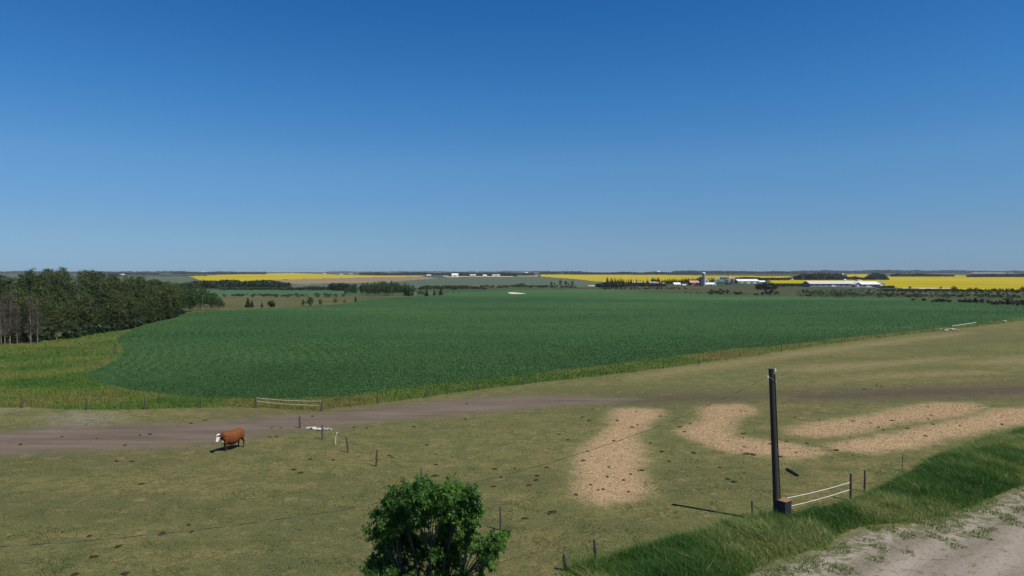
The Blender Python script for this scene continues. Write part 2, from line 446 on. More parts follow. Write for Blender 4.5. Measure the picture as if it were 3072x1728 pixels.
def sdist(P, poly):
    """signed distance to a polygon, positive inside"""
    n = len(poly); d = np.full(len(P), 1e12); ins = np.zeros(len(P), bool)
    x, y = P[:, 0], P[:, 1]
    for i in range(n):
        a = poly[i]; b = poly[(i + 1) % n]
        e = b - a
        L = max(float(e @ e), 1e-9)
        t = np.clip(((x - a[0]) * e[0] + (y - a[1]) * e[1]) / L, 0, 1)
        dx = x - a[0] - t * e[0]; dy = y - a[1] - t * e[1]
        d = np.minimum(d, dx * dx + dy * dy)
        c = (a[1] > y) != (b[1] > y)
        if e[1] != 0:
            c &= x < a[0] + (y - a[1]) * e[0] / e[1]
        ins ^= c
    return np.sqrt(d) * np.where(ins, 1, -1)

# value noise in numpy
_g = rs(5).rand(256, 256)
def vn(x, y):
    xi = np.floor(x).astype(int); yi = np.floor(y).astype(int)
    fx = x - xi; fy = y - yi
    fx = fx * fx * (3 - 2 * fx); fy = fy * fy * (3 - 2 * fy)
    g = lambda a, b: _g[a % 256, b % 256]
    return (g(xi, yi) * (1 - fx) * (1 - fy) + g(xi + 1, yi) * fx * (1 - fy) + g(xi, yi + 1) * (1 - fx) * fy + g(xi + 1, yi + 1) * fx * fy)
def fbm(x, y, o=3):
    s = 0; a = 0.5; t = 0
    for i in range(o):
        s = s + a * vn(x * 2 ** i + 17 * i, y * 2 ** i + 31 * i); t += a; a *= 0.5
    return s / t

POLY = {
 'crop': [(255,1120),(300,1150),(400,1174),(560,1190),(760,1200),(1000,1195),(1150,1176),(1290,1155),(1400,1143),(1600,1122),(1800,1098),(2000,1073),(2200,1047),(2344,1037),(2500,1018),(2800,986),(3072,952),(3500,915),
          (3500,925),(3072,915),(2980,911),(2900,906),(2800,899),(2650,890),(2400,888),(2200,885),(2000,878),(1850,871),(1700,867),(1500,868),(1330,868),(1310,884),(1200,892),(1100,900),(1000,915),(780,925),(640,932),(550,940),(450,970),(370,1000),(350,1020),(372,1050),(340,1085)],
 'verge': [(-900,1215),(-900,1040),(0,1028),(250,1000),(400,985),(560,935),(680,930),(800,925),(1400,1000),(2200,1000),(3072,940),(3500,900),(3500,930),(3072,962),(2800,996),(2500,1031),(2344,1054),(2200,1077),(2000,1104),(1800,1128),(1600,1150),(1400,1174),(1290,1190),(1150,1208),(1000,1226),(960,1232),(768,1222),(600,1222),(434,1228),(260,1229),(65,1222)],
 'roadside': [(1500,1900),(1640,1760),(1700,1716),(1880,1668),(2060,1606),(2230,1570),(2330,1560),(2430,1538),(2560,1505),(2700,1440),(2780,1388),(2900,1335),(3072,1298),(3500,1230),
              (3500,1330),(3250,1400),(3072,1455),(2974,1495),(2846,1545),(2737,1567),(2591,1580),(2526,1602),(2490,1635),(2409,1662),(2300,1688),(2240,1735),(2150,1900)],
 'yard': [(2150,1900),(2240,1735),(2300,1688),(2409,1662),(2490,1635),(2526,1602),(2591,1580),(2737,1567),(2846,1545),(2974,1495),(3072,1455),(3250,1400),(3500,1330),(4300,1300),(4300,2600),(1900,2600)],
 'track': [(-900,1330),(0,1298),(186,1277),(373,1272),(559,1272),(700,1258),(890,1245),(1108,1223),(1298,1203),(1400,1196),(1566,1185),(1800,1190),(1900,1196),(1845,1208),(1700,1216),(1566,1227),(1380,1245),(1100,1268),(999,1285),(890,1290),(800,1306),(700,1324),(466,1345),(217,1358),(0,1363),(-900,1385)],
 'mud': [(2335,1191),(2369,1178),(2606,1167),(2775,1161),(3072,1150),(3500,1130),(3500,1170),(3072,1188),(2708,1198),(2505,1205),(2369,1206)],
 'mud2': [(1850,1192),(2100,1185),(2300,1186),(2300,1200),(2100,1206),(1850,1210)],
 'dry1': [(2330,1112),(2440,1098),(2538,1091),(2700,1081),(2900,1070),(2700,1096),(2538,1108),(2400,1114)],
 'dry2': [(2505,1139),(2600,1130),(2708,1120),(2945,1112),(2990,1120),(2708,1131)],
 'dry3': [(2900,1090),(2962,1080),(3072,1068),(3200,1058),(3200,1078),(3000,1092)],
 'dry4': [(1900,1128),(2344,1062),(2600,1030),(2900,995),(2900,1001),(2600,1040),(2344,1076),(1900,1140)],
 'pale': [(170,1246),(230,1238),(310,1244),(330,1262),(250,1270),(180,1262)],
 'pale2': [(-200,1222),(0,1222),(50,1226),(0,1232),(-200,1236)],
 'strawA': [(1855,1228),(1900,1226),(1972,1229),(1980,1242),(1940,1270),(1902,1308),(1921,1343),(1923,1370),(1915,1411),(1926,1438),(1945,1479),(1872,1503),(1806,1510),(1736,1484),(1744,1425),(1736,1384),(1747,1354),(1812,1302),(1845,1270),(1845,1242)],
 'strawB': [(2116,1223),(2160,1216),(2225,1215),(2252,1226),(2247,1242),(2198,1259),(2184,1289),(2200,1310),(2300,1324),(2333,1327),(2448,1345),(2465,1362),(2382,1372),(2299,1365),(2200,1355),(2157,1346),(2075,1316),(2046,1297),(2062,1281),(2116,1259),(2108,1240)],
 'strawC': [(2373,1287),(2464,1266),(2591,1251),(2701,1226),(2810,1209),(2919,1211),(2948,1222),(2883,1247),(2664,1273),(2555,1302),(2446,1309),(2380,1302)],
 'strawD': [(3300,1205),(3072,1225),(2992,1227),(2919,1251),(2701,1298),(2555,1324),(2489,1337),(2519,1349),(2628,1357),(2737,1342),(2846,1313),(2938,1298),(2992,1280),(3072,1273),(3300,1240)],
}
FAR = [   # (object name, material, label, polygon) painted in this order over the far farmland
 ('field', 'bluefield', 'grey green field beyond the left wood, below the horizon', [(-700,824),(307,825),(565,828),(584,841),(530,852),(-700,852)]),
 ('field', 'rough', 'green brown strip of pasture above the middle yellow field', [(2149,821),(2560,821),(2900,823),(3500,824),(3500,830),(2384,830),(2157,828)]),
 ('canola_field', 'canola', 'long yellow canola field rising on the left of the horizon', [(566,828.5),(655,824.6),(791,820.5),(878,818.6),(1000,823.6),(1136,826.6),(1281,826.6),(1252,830),(1097,832),(1000,835),(810,839),(742,844),(607,842)]),
 ('ploughed_field', 'plowed', 'tan ploughed field below the left yellow canola', [(1262,830),(1318,835),(1233,841),(1165,847),(1000,850),(900,854),(840,846),(810,839.5),(1000,835),(1097,832)]),
 ('field', 'bluefield', 'wide grey green field in the middle distance', [(1165,847),(1233,841),(1318,835),(1350,831),(1500,829.5),(1622,829.8),(1731,838),(1785,844),(1860,846),(1860,858),(1750,861),(1500,860),(1400,864),(1260,864),(1000,862),(830,862),(830,852),(900,854),(1000,850)]),
 ('canola_field', 'canola', 'yellow canola field behind the farmyard and spruce row', [(1622,823.5),(1988,824.5),(2098,826.6),(2157,827),(2350,828.5),(2384,829.5),(2350,834),(2200,838),(2098,843),(1980,849),(1860,847),(1785,844),(1731,837.5),(1622,829.5)]),
 ('canola_field', 'canola', 'large bright yellow canola field right of the long barns', [(2309,840.6),(2370,836),(2409,840),(2502,840.6),(2665,840),(2661,829),(2732,830),(2814,830),(2863,825.5),(2897,826),(2901,831.6),(3072,831.6),(3500,832),(3500,880),(3072,872.5),(2961,872),(2847,865.5),(2715,865),(2657,860),(2500,852),(2430,849),(2309,849)]),
 ('canola_field', 'canola', 'small yellow canola patch between the two dark woods', [(2541,823),(2600,822.5),(2607,835),(2541,834)]),
 ('gravel_road', 'sand', 'thin pale gravel road above the right hedge', [(2709,863.6),(2847,864.6),(2847,865.9),(2709,865.2)]),
 ('gravel_road', 'sand', 'pale gravel road below the distant white barns', [(1340,829.2),(1500,828.6),(1625,826.8),(1625,827.6),(1500,829.8),(1340,830.6)]),
 ('field', 'tealfield', 'narrow teal green field behind the tan meadow', [(560,874),(694,870),(830,870),(1000,872),(1340,876),(1340,887),(1000,886),(560,887)]),
 ('meadow', 'meadow', 'tan rough meadow between the crop and the teal field', [(560,886),(1000,885),(1340,884),(1310,890),(1200,897),(1100,905),(1000,920),(780,930),(640,938),(540,945)]),
 ('field', 'rough', 'brown green rough pasture in front of the farmyard', [(1640,861),(1800,860),(2050,858),(2450,864),(2720,868),(3072,875),(3500,884),(3500,930),(3072,920),(2650,895),(2300,890),(1980,882),(1700,872)]),
]

NEARY = 12.0
def build_ground():
    p = np.concatenate([np.arange(FPX * H / NEARY, 930, -20.0), np.arange(930, 150, -2.6), np.arange(150, 12, -1.3), np.arange(12, 2.2, -0.5), [1.6, 1.1]])
    Y = FPX * H / p
    t = np.concatenate([np.linspace(-1.25, -0.78, 60)[:-1], np.linspace(-0.78, 0.78, 1290), np.linspace(0.78, 1.25, 60)[1:]])
    YY, TT = np.meshgrid(Y, t, indexing='ij')
    P = np.stack([YY * TT, YY], -1).reshape(-1, 2)
    nr, nc = YY.shape
    idx = np.arange(nr * nc).reshape(nr, nc)
    F = np.stack([idx[:-1, :-1], idx[:-1, 1:], idx[1:, 1:], idx[1:, :-1]], -1).reshape(-1, 4)
    C = P[F].mean(1)
    wp = {k: W(v) for k, v in POLY.items()}
    x, y = C[:, 0], C[:, 1]
    reg = np.full(len(C), -1)
    names = []
    far = y > 260
    for i, (nm, mt, lb, pl) in enumerate(FAR):
        d = sdist(C[y > 150], W(pl))
        k = np.full(len(C), -1e9); k[y > 150] = d
        reg[k > (fbm(x / 30, y / 30) - 0.5) * np.minimum(y * 0.008, 8)] = 100 + i
    base = y < 2076 * H / 50
    reg[(reg == -1) & (y > 430)] = 50          # farmland
    wpast = W([(1900, 1150), (2300, 1045), (2800, 990), (3072, 955), (3500, 915), (3900, 880), (4300, 1300), (2300, 1250)])
    reg[(reg == -1) & (y > 150) & (sdist(C, wpast) < 0)] = 51
    reg[reg == -1] = 0
    # everything nearer than the verge line is pasture
    wv = sdist(C, wp['verge'])
    dc = sdist(C, wp['crop'])
    reg[(wv > (fbm(x / 1.5, y / 1.5) - 0.5) * 2.0)] = 2
    reg[dc > (fbm(x / 2.0, y / 2.0) - 0.5) * 1.6] = 1
    dr = sdist(C, wp['roadside'])
    near = y < 150
    m = near & (dr > (fbm(x / 0.8, y / 0.8) - 0.5) * 1.2)
    reg[m & (reg == 0)] = 3
    for nm, rid in (('yard', 4), ('track', 5), ('strawA', 6), ('strawB', 7), ('strawC', 8), ('strawD', 9)):
        d = sdist(C, wp[nm])
        w = 0.9 if rid == 5 else 0.35
        reg[near & (d > (fbm(x / 0.9, y / 0.9) - 0.5) * 2 * w) & (reg == 0)] = rid
    # vertex attributes
    nv = P[:, 1] < 300
    A = {}
    def att(keys, name):
        v = np.full(len(P), -3.0)
        Pn = P[nv]
        best = np.max([sdist(Pn, wp[k]) for k in keys], axis=0)
        v[nv] = np.clip(best / 10, -3, 3)
        A[name] = v
    att(['track'], 'd_dirt'); att(['mud', 'mud2'], 'd_mud'); att(['dry1', 'dry2', 'dry3', 'dry4'], 'd_dry')
    att(['pale', 'pale2'], 'd_pale'); att(['strawA', 'strawB', 'strawC', 'strawD'], 'd_straw'); att(['yard'], 'd_yard')
    A['d_straw2'] = A['d_straw'] + .05
    A['row'] = sdist(P, wp['crop']) / 100
    def emit(rid, name, mat, **tg):
        sel = F[reg == rid]
        if not len(sel): return None
        u, inv = np.unique(sel.ravel(), return_inverse=True)
        g = Geo()
        at = {}
        if mat in ('ground',): at = {k: A[k][u] for k in ('d_dirt', 'd_mud', 'd_dry', 'd_pale', 'd_straw', 'd_straw2', 'd_yard')}
        if mat == 'crop': at = {'row': A['row'][u]}
        v = np.concatenate([P[u], np.zeros((len(u), 1))], 1)
        g.add(v, inv.reshape(-1, 4), **at)
        o = g.build(name, MAT[mat])
        tag(o, **tg)
        return o
    emit(0, 'ground', 'ground', label='grazed olive pasture in the foreground', kind='structure')
    emit(1, 'crop_field', 'crop', label='large curved dark green crop field', kind='structure')
    emit(2, 'grass_verge', 'verge', label='grassy margin round the crop field', kind='structure')
    emit(3, 'road_verge', 'verge', label='ground under the tall roadside grass', kind='structure')
    emit(4, 'dirt_road', 'ground', label='pale rutted dirt road in the lower right corner', kind='structure')
    emit(5, 'dirt_track', 'ground', label='brown dirt track crossing the pasture', kind='structure')
    for r, lb in ((6, 'tall patch of old straw left of the utility pole'), (7, 'hooked patch of straw behind the utility pole'),
                  (8, 'upper straw patch right of the utility pole'), (9, 'lower straw patch beside the tall roadside grass')):
        emit(r, 'straw_patch', 'ground', label=lb, kind='structure', group='straw patches on the pasture')
    emit(50, 'farmland', 'farmland', label='distant farmland out to the horizon', kind='structure')
    emit(51, 'meadow', 'rough', label='rough land beyond the crop field', kind='structure')
    for i, (nm, mt, lb, pl) in enumerate(FAR):
        emit(100 + i, nm, mt, label=lb, kind='structure')
    # land outside the view wedge, meeting it edge to edge
    R = float(Y[-1]); a, b = 1.25 * NEARY, 1.25 * R
    g = Geo()
    g.add([(-a, NEARY, 0), (a, NEARY, 0), (b, R, 0), (R * 2, R, 0), (R * 2, -R, 0), (-R * 2, -R, 0), (-R * 2, R, 0), (-b, R, 0)],
          [(0, 7, 6, 5)], )
    g.add([(-a, NEARY, 0), (a, NEARY, 0), (b, R, 0), (R * 2, R, 0), (R * 2, -R, 0), (-R * 2, -R, 0)], [(1, 4, 3, 2), (0, 5, 4, 1)])
    o = g.build('outer_ground', MAT['verge'])
    tag(o, 'plain grassland around and behind the view', kind='structure')
    return wp
WP = build_ground()

# ------------------------------------------------------------------ grass and other plants with real blades
def blades(name, XY, hgt, wid, mat, label, seed, tint=None, lean=0.35, z0=0.0, curl=True, parent=None, cat=None):
    r = rs(seed); n = len(XY)
    hgt = np.broadcast_to(hgt, (n,)) * r.uniform(0.6, 1.25, n)
    a = r.uniform(0, 2 * math.pi, n); la = r.uniform(0, 2 * math.pi, n)
    ld = np.stack([np.cos(la) - 0.4, np.sin(la) + 0.1], -1) * (r.uniform(0, lean, n) * hgt)[:, None]
    w = np.broadcast_to(wid, (n,)) * r.uniform(0.6, 1.3, n) / 2
    sd = np.stack([np.cos(a), np.sin(a)], -1) * w[:, None]
    V = np.zeros((n, 5, 3))
    V[:, 0, :2] = XY - sd; V[:, 1, :2] = XY + sd
    mid = XY + ld * 0.35
    V[:, 2, :2] = mid - sd * 0.85; V[:, 3, :2] = mid + sd * 0.85
    V[:, 4, :2] = XY + ld * 1.2
    V[:, 2, 2] = V[:, 3, 2] = hgt * 0.6; V[:, 4, 2] = hgt
    V[..., 2] += z0
    base = (np.arange(n) * 5)[:, None]
    T = np.concatenate([base + np.array([0, 1, 3]), base + np.array([0, 3, 2]), base + np.array([2, 3, 4])])
    if tint is None: tint = r.rand(n)
    g = Geo().add(V.reshape(-1, 3), T, tint=np.repeat(np.clip(tint, 0, 1), 5))
    o = g.build(name, MAT[mat], parent)
    tag(o, label, cat, kind='stuff')
    return o

def scatter(poly, n, seed, lo=None, near_bias=False):
    """n random points inside a pixel polygon's ground area; near_bias: even in the picture, not on the ground"""
    r = rs(seed)
    w = W(poly)
    px = np.array(poly, float)
    out = []
    got = 0
    while got < n:
        if near_bias:
            q = np.stack([r.uniform(px[:, 0].min(), px[:, 0].max(), n), r.uniform(px[:, 1].min(), px[:, 1].max(), n)], -1)
            q = G(q[:, 0], q[:, 1])
        else:
            q = np.stack([r.uniform(w[:, 0].min(), w[:, 0].max(), n), r.uniform(w[:, 1].min(), w[:, 1].max(), n)], -1)
        q = q[sdist(q, w) > 0]
        out.append(q); got += len(q)
    return np.concatenate(out)[:n]

# tall roadside grass
S = POLY['roadside']
pts = scatter([p for p in S], 190000, 11)
pts = pts[(np.abs(pts[:, 0] / pts[:, 1]) < 0.95) & (pts[:, 1] > 22)]
d = sdist(pts, WP['roadside'])
cl = fbm(pts[:, 0] / 1.1, pts[:, 1] / 1.1)
cl2 = fbm(pts[:, 0] / 3.5 + 9, pts[:, 1] / 3.5)
keep = rs(3).rand(len(pts)) < np.clip(0.35 + d / 0.8, 0, 1)
pts, d, cl, cl2 = pts[keep], d[keep], cl[keep], cl2[keep]
hg = (0.24 + 0.50 * np.clip(np.minimum(d / .7, -sdist(pts, WP['yard']) / 1.6), 0, 1)) * (0.35 + 1.15 * cl + .25 * (cl2 - .5))
tn = np.clip((cl2 - 0.5) * 2.6 + 0.44 + rs(4).normal(0, 0.17, len(pts)), 0, 1)
tn = np.where(rs(6).rand(len(pts)) < 0.03 + 0.13 * (cl2 > 0.54), 0.93, np.minimum(tn, 0.82))
blades('tall_grass', pts, hg, 0.030, 'tallgrass', 'tall lush green grass along the dirt road', 12, tn, 0.95)
# weeds straggling out on the dirt road
q = scatter(POLY['yard'], 140000, 21)
dy = sdist(q, WP['yard'])
wn = fbm(q[:, 0] / 1.0, q[:, 1] / 1.0, 4)
k = (dy < 3.6) & (wn > 0.455 + dy * 0.06) & (q[:, 1] > 22)
q = q[k]
blades('weeds', q, 0.11, 0.035, 'tallgrass', 'sparse low weeds on the edge of the dirt road', 22, 0.45 + 0.4 * rs(2).rand(len(q)), 0.9)
# grassy margin of the crop field and the meadow on the left
q = scatter([p for p in POLY['verge']], 170000, 31, near_bias=True)
q = q[(sdist(q, WP['crop']) < -0.1) & (np.abs(q[:, 0] / q[:, 1]) < 0.85) & (q[:, 1] < 330)]
f1 = fbm(q[:, 0] / 11, q[:, 1] / 12 + 3); f2 = fbm(q[:, 0] / 1.6, q[:, 1] / 1.6)
rt = np.clip((q[:, 0] + 5) / 60, 0, 1)
tn = (f1 - 0.5) * 3.0 + 0.26 + 0.22 * rt + .38 * np.clip((q[:, 0] - 12) / 40, 0, 1) + rs(8).normal(0, 0.12, len(q))
tn = np.where(q[:, 0] < 0, np.minimum(tn, .72), tn)
blades('meadow_grass', q, 0.30 * (0.4 + f2), 0.04 + q[:, 1] * 0.0005, 'dryverge', 'tall yellow green grass in the margin round the crop field', 32, tn, 0.5)
# crop plants
q = scatter(POLY['crop'], 250000, 41, near_bias=True)
q = q[(np.abs(q[:, 0] / q[:, 1]) < 0.82) & (q[:, 1] < 330)]
f2 = fbm(q[:, 0] / 3, q[:, 1] / 7); big = fbm(q[:, 0] / 60, q[:, 1] / 25 + 5)
dq = sdist(q, WP['crop'])
rowm = np.clip((fbm(q[:, 0] / 30, q[:, 1] / 30 + 8) - .28) * 5, 0, 1) * np.clip((35 - q[:, 0]) / 40, .1, 1) * np.clip((200 - q[:, 1]) / 50, 0, 1)
ro = np.sin(2 * math.pi * (dq + 3.0 * fbm(q[:, 0] / 45, q[:, 1] / 45, 1)) / 1.7)
kk = (ro < .2) | (rs(44).rand(len(q)) > rowm * .55)
q, f2, big, dq = q[kk], f2[kk], big[kk], dq[kk]
blades('crop_plants', q, 0.14, 0.035 + q[:, 1] * 0.0006, 'cropleaf', 'dense rows of dark green crop plants', 42,
       0.42 + (f2 - 0.5) * 0.5 + (big - 0.5) * 1.6 + .16 * np.clip((20 - q[:, 0]) / 60, 0, 1) + rs(9).normal(0, 0.11, len(q)), 1.4)
# short turf tufts on the pasture
PAST = [(-60,1900),(-60,1240),(700,1240),(1200,1205),(2200,1080),(3072,975),(3200,975),(3200,1240),(2780,1400),(2300,1580),(1640,1760),(1400,1900)]
q = scatter(PAST, 150000, 51, near_bias=True)
q = q[sdist(q, WP['track']) < -0.1]
for s in 'ABCD': q = q[sdist(q, WP['straw' + s]) < 0.1]
q = q[sdist(q, WP['roadside']) < 0.2]
cl = fbm(q[:, 0] / 1.3, q[:, 1] / 1.0 + 3, 4)
q = q[rs(52).rand(len(q)) < np.clip((cl - 0.40) * 3, 0.25, .8)]
cl = fbm(q[:, 0] / 1.3, q[:, 1] / 1.0 + 3, 4)
blades('turf', q, 0.035 + 0.08 * np.clip(cl - 0.5, 0, 1), 0.03 + q[:, 1] * 0.0004, 'turf', 'short grazed grass tufts over the pasture', 53,
       0.70 - (cl - 0.4) * 1.6 + rs(54).normal(0, 0.16, len(q)), 1.0)
# loose straw on the straw patches
Q = []
for i, s in enumerate('ABCD'):
    w = scatter(POLY['straw' + s], 9000, 60 + i)
    Q.append(w + rs(70 + i).normal(0, 0.38, w.shape))
q = np.concatenate(Q)
q = q[(sdist(q, WP['roadside']) < -0.1) & (np.abs(q[:, 0] / q[:, 1]) < 0.85)]
blades('loose_straw', q, 0.05, 0.05, 'strawbits', 'loose pale straw lying on the straw patches', 64, None, 3.5)

# ------------------------------------------------------------------ trees
def cards(C, size, r, tint, nrm=None, asp=(1.0, 0.8)):
    """randomly turned leaf-clump faces centred on C; returns verts, quads, tint per vertex"""
    n = len(C)
    d = r.normal(0, 1, (n, 3))
    if nrm is not None: d = d * 0.75 + nrm
    d /= np.linalg.norm(d, axis=1)[:, None] + 1e-9
    t = np.cross(d, r.normal(0, 1, (n, 3))); t /= np.linalg.norm(t, axis=1)[:, None] + 1e-9
    b = np.cross(d, t)
    s = (np.broadcast_to(size, (n,)) * r.uniform(0.6, 1.3, n))[:, None] / 2
    t = t * s * asp[0]; b = b * s * asp[1]
    V = np.stack([C - t, C - b * r.uniform(.6, 1.1, (n, 1)), C + t, C + b * r.uniform(.6, 1.1, (n, 1))], 1).reshape(-1, 3)
    F = (np.arange(n) * 4)[:, None] + np.arange(4)
    return V, F, np.repeat(np.clip(tint, 0, 1), 4)

def crown_pts(r, nclump, per, c, rad, crad, shell=0.55, up=0.0):
    """clumps spread through an ellipsoid, denser near the surface"""
    u = r.normal(0, 1, (nclump, 3)); u /= np.linalg.norm(u, axis=1)[:, None]
    k = r.uniform(shell, 1.0, nclump) ** 0.8
    CC = np.asarray(c) + u * np.asarray(rad) * k[:, None] * r.uniform(0.85, 1.12, nclump)[:, None]
    off = r.normal(0, 1, (nclump, per, 3)); off /= np.linalg.norm(off, axis=2)[..., None]
    off *= (r.uniform(0.25, 1, (nclump, per, 1))) * crad * r.uniform(0.6, 1.3, (nclump, 1, 1))
    off[..., 2] *= 0.75
    Pn = (CC[:, None] + off).reshape(-1, 3)
    nr = (off / (np.linalg.norm(off, axis=2)[..., None] + 1e-9) + u[:, None] * 0.6).reshape(-1, 3)
    ct = np.repeat(r.normal(0, 0.16, nclump), per)
    return Pn, nr, ct, CC

def broadleaf(seed, h=11.0, w=2.3, leaf='aspen', nclump=62, per=42, size=0.30, low=0.30, base=0.45, bark='palebark', nm='aspen_tree'):
    def mk():
        r = rs(seed)
        o = thing(nm, (0, 0, 0), nm.replace('_', ' '), 'tree')
        g = Geo()
        lx, ly = r.uniform(-0.3, 0.3, 2)
        tp = np.array([(0, 0, -0.1), (lx * .3, ly * .3, h * .3), (lx, ly, h * .6), (lx * 1.3, ly * 1.2, h * .93)])
        g.tube(tp, [h * .013, h * .010, h * .006, h * .002], 6)
        cz = h * (low + 1) / 2; rz = h * (1 - low) / 2
        Pn, nr, ct, CC = crown_pts(r, nclump, per, (lx, ly, cz), (w, w, rz), w * 0.36, 0.35)
        for k in range(0, nclump, 4):
            z = max(h * low * 0.8, CC[k][2] - h * 0.12)
            s = np.array([lx * z / h, ly * z / h, z])
            g.tube([s, (s + CC[k]) / 2 + (0, 0, -0.1), CC[k]], [h * .004, h * .003, h * .0012], 4, False)
        g.build('trunk', MAT[bark], o)
        V, F, t = cards(Pn, size, r, base + ct + r.normal(0, 0.12, len(Pn)), nr)
        Geo().add(V, F, tint=t).build('crown', MAT[leaf], o)
        return o
    return mk

def spruce(seed, h=8.0, w=1.5, tiers=16, nm='spruce_tree', tilt=0.35):
    def mk():
        r = rs(seed)
        o = thing(nm, (0, 0, 0), 'spruce tree', 'tree')
        Geo().tube([(0, 0, -.1), (0, 0, h * .5), (0, 0, h * .97)], [h * .018, h * .010, h * .002], 6).build('trunk', MAT['bark'], o)
        g = Geo()
        for i in range(tiers):
            f = i / (tiers - 1)
            z = h * (0.06 + 0.90 * f); R = w * (1 - f) ** 0.85 * r.uniform(0.8, 1.15) + 0.06
            nb = int(9 - 4 * f)
            a0 = r.uniform(0, 6.28)
            for k in range(nb):
                a = a0 + k * 6.283 / nb + r.uniform(-.25, .25)
                L = R * r.uniform(0.7, 1.15); dx, dy = math.cos(a), math.sin(a)
                for j in range(3):       # sprays along the branch
                    q0, q1 = j / 3, (j + 1.25) / 3
                    hw = L * (0.30 - 0.075 * j)
                    p0 = np.array([dx * L * q0, dy * L * q0, z - L * tilt * q0])
                    p1 = np.array([dx * L * q1, dy * L * q1, z - L * tilt * q1 + L * .05])
                    sd = np.array([-dy, dx, 0]) * hw
                    mid = (p0 + p1) / 2
                    g.add([p0, mid + sd - (0, 0, L * .12), p1, mid - sd - (0, 0, L * .12)], [(0, 1, 2, 3)], tint=np.clip(r.normal(0.5, 0.22), 0, 1))
        N = tiers * 60        # needle sprays hanging all round the cone, so it is solid from the side too
        f = r.uniform(.03, .98, N) ** 1.25; a = r.uniform(0, 6.283, N)
        lay = .72 + .28 * (1 - (f * tiers % 1))
        q = w * (1 - f) ** .9 * lay * r.uniform(.35, 1.0, N) + .03
        Pn = np.stack([q * np.cos(a), q * np.sin(a), h * (.04 + .94 * f)], -1)
        V, F, t = cards(Pn, .16 + .42 * (1 - f), r, r.normal(.45, .18, N), np.stack([np.cos(a), np.sin(a), f * 0 + .2], -1))
        g.add(V, F, tint=t)
        g.add([(0.05, 0, h * .9), (-.05, .05, h * .9), (0, -.05, h * .9), (0, 0, h)], [(0, 1, 3), (1, 2, 3), (2, 0, 3)], tint=0.6)
        g.build('crown', MAT['needle'], o)
        return o
    return mk

def bush(seed, w=2.5, h=2.2, leaf='bushleaf', nclump=26, per=26, size=0.34, nm='bush'):
    def mk():
        r = rs(seed)
        o = thing(nm, (0, 0, 0), 'bush', 'bush')
        g = Geo()
        Pn, nr, ct, CC = crown_pts(r, nclump, per, (0, 0, h * .42), (w / 2 * .85, w / 2 * .85, h * .45), w * .17, 0.3)
        for k in range(0, nclump, 3):
            g.tube([(0, 0, -.05), CC[k] * .6, CC[k]], [h * .02, h * .014, h * .005], 4, False)
        g.build('trunk', MAT['bark'], o)
        Pn[:, 2] = np.maximum(Pn[:, 2], 0.08)
        V, F, t = cards(Pn, size, r, 0.45 + ct + r.normal(0, 0.14, len(Pn)), nr)
        Geo().add(V, F, tint=t).build('crown', MAT[leaf], o)
        return o
    return mk

def deadtree(seed, h=9.0, w=1.2, twigs=170, leafy=0.0, nm='dead_tree'):
    def mk():
        r = rs(seed)
        o = thing(nm, (0, 0, 0), 'dead tree', 'tree')
        g = Geo(); g2 = Geo()
        g.tube([(0, 0, -.1), (.1, .05, h * .4), (.2, -.1, h * .75), (.25, 0, h)], [h * .012, h * .009, h * .005, h * .001], 6)
        for k in range(twigs):
            z = h * r.uniform(.15, .97); a = r.uniform(0, 6.283); L = w * (1.15 - z / h) * r.uniform(.5, 1.3) + .25
            p0 = np.array([.25 * z / h, 0, z]); p1 = p0 + (math.cos(a) * L * .5, math.sin(a) * L * .5, L * .45)
            p2 = p0 + (math.cos(a + .3) * L, math.sin(a + .3) * L, L * 1.15)
            g2.tube([p0, p1, p2], [.030, .022, .010], 3, False)
            for q in range(3):
                e = p1 + (p2 - p1) * r.rand() + r.normal(0, .01, 3)
                g2.tube([e, e + r.normal(0, .22, 3) + (0, 0, .25)], [.016, .008], 3, False)
        g.build('trunk', MAT['deadbark'], o)
        g2.build('branches', MAT['twig'], o)
        return o
    return mk

AS = Protos([broadleaf(100 + i, 11 + i % 3, 2.6 + 0.35 * (i % 3), 'aspen', 105, 44, 0.33, base=0.30 + 0.10 * (i % 4), low=[.01, .03, .06, .02][i % 4]) for i in range(7)])
GP = Protos([broadleaf(120 + i, 9 + i, 2.2, 'poplar', base=0.36 + 0.06 * i, low=0.12, nm='poplar_tree') for i in range(4)])
DT = Protos([deadtree(140 + i, 9 + i, 1.3) for i in range(3)])
SP = Protos([spruce(150 + i, 8.0, 1.35 + 0.3 * i, nm='spruce_tree') for i in range(3)])
NS = Protos([spruce(160 + i, 8.0, 0.85 + 0.15 * i, 12, nm='spruce_tree', tilt=0.2) for i in range(2)])
BU = Protos([bush(170 + i, 2.6, 2.0 + .3 * i) for i in range(4)])
RT = Protos([broadleaf(180 + i, 8.0, 2.6, 'bushleaf', 46, 34, 0.42, low=0.06, base=0.42, bark='bark', nm='round_tree') for i in range(3)])

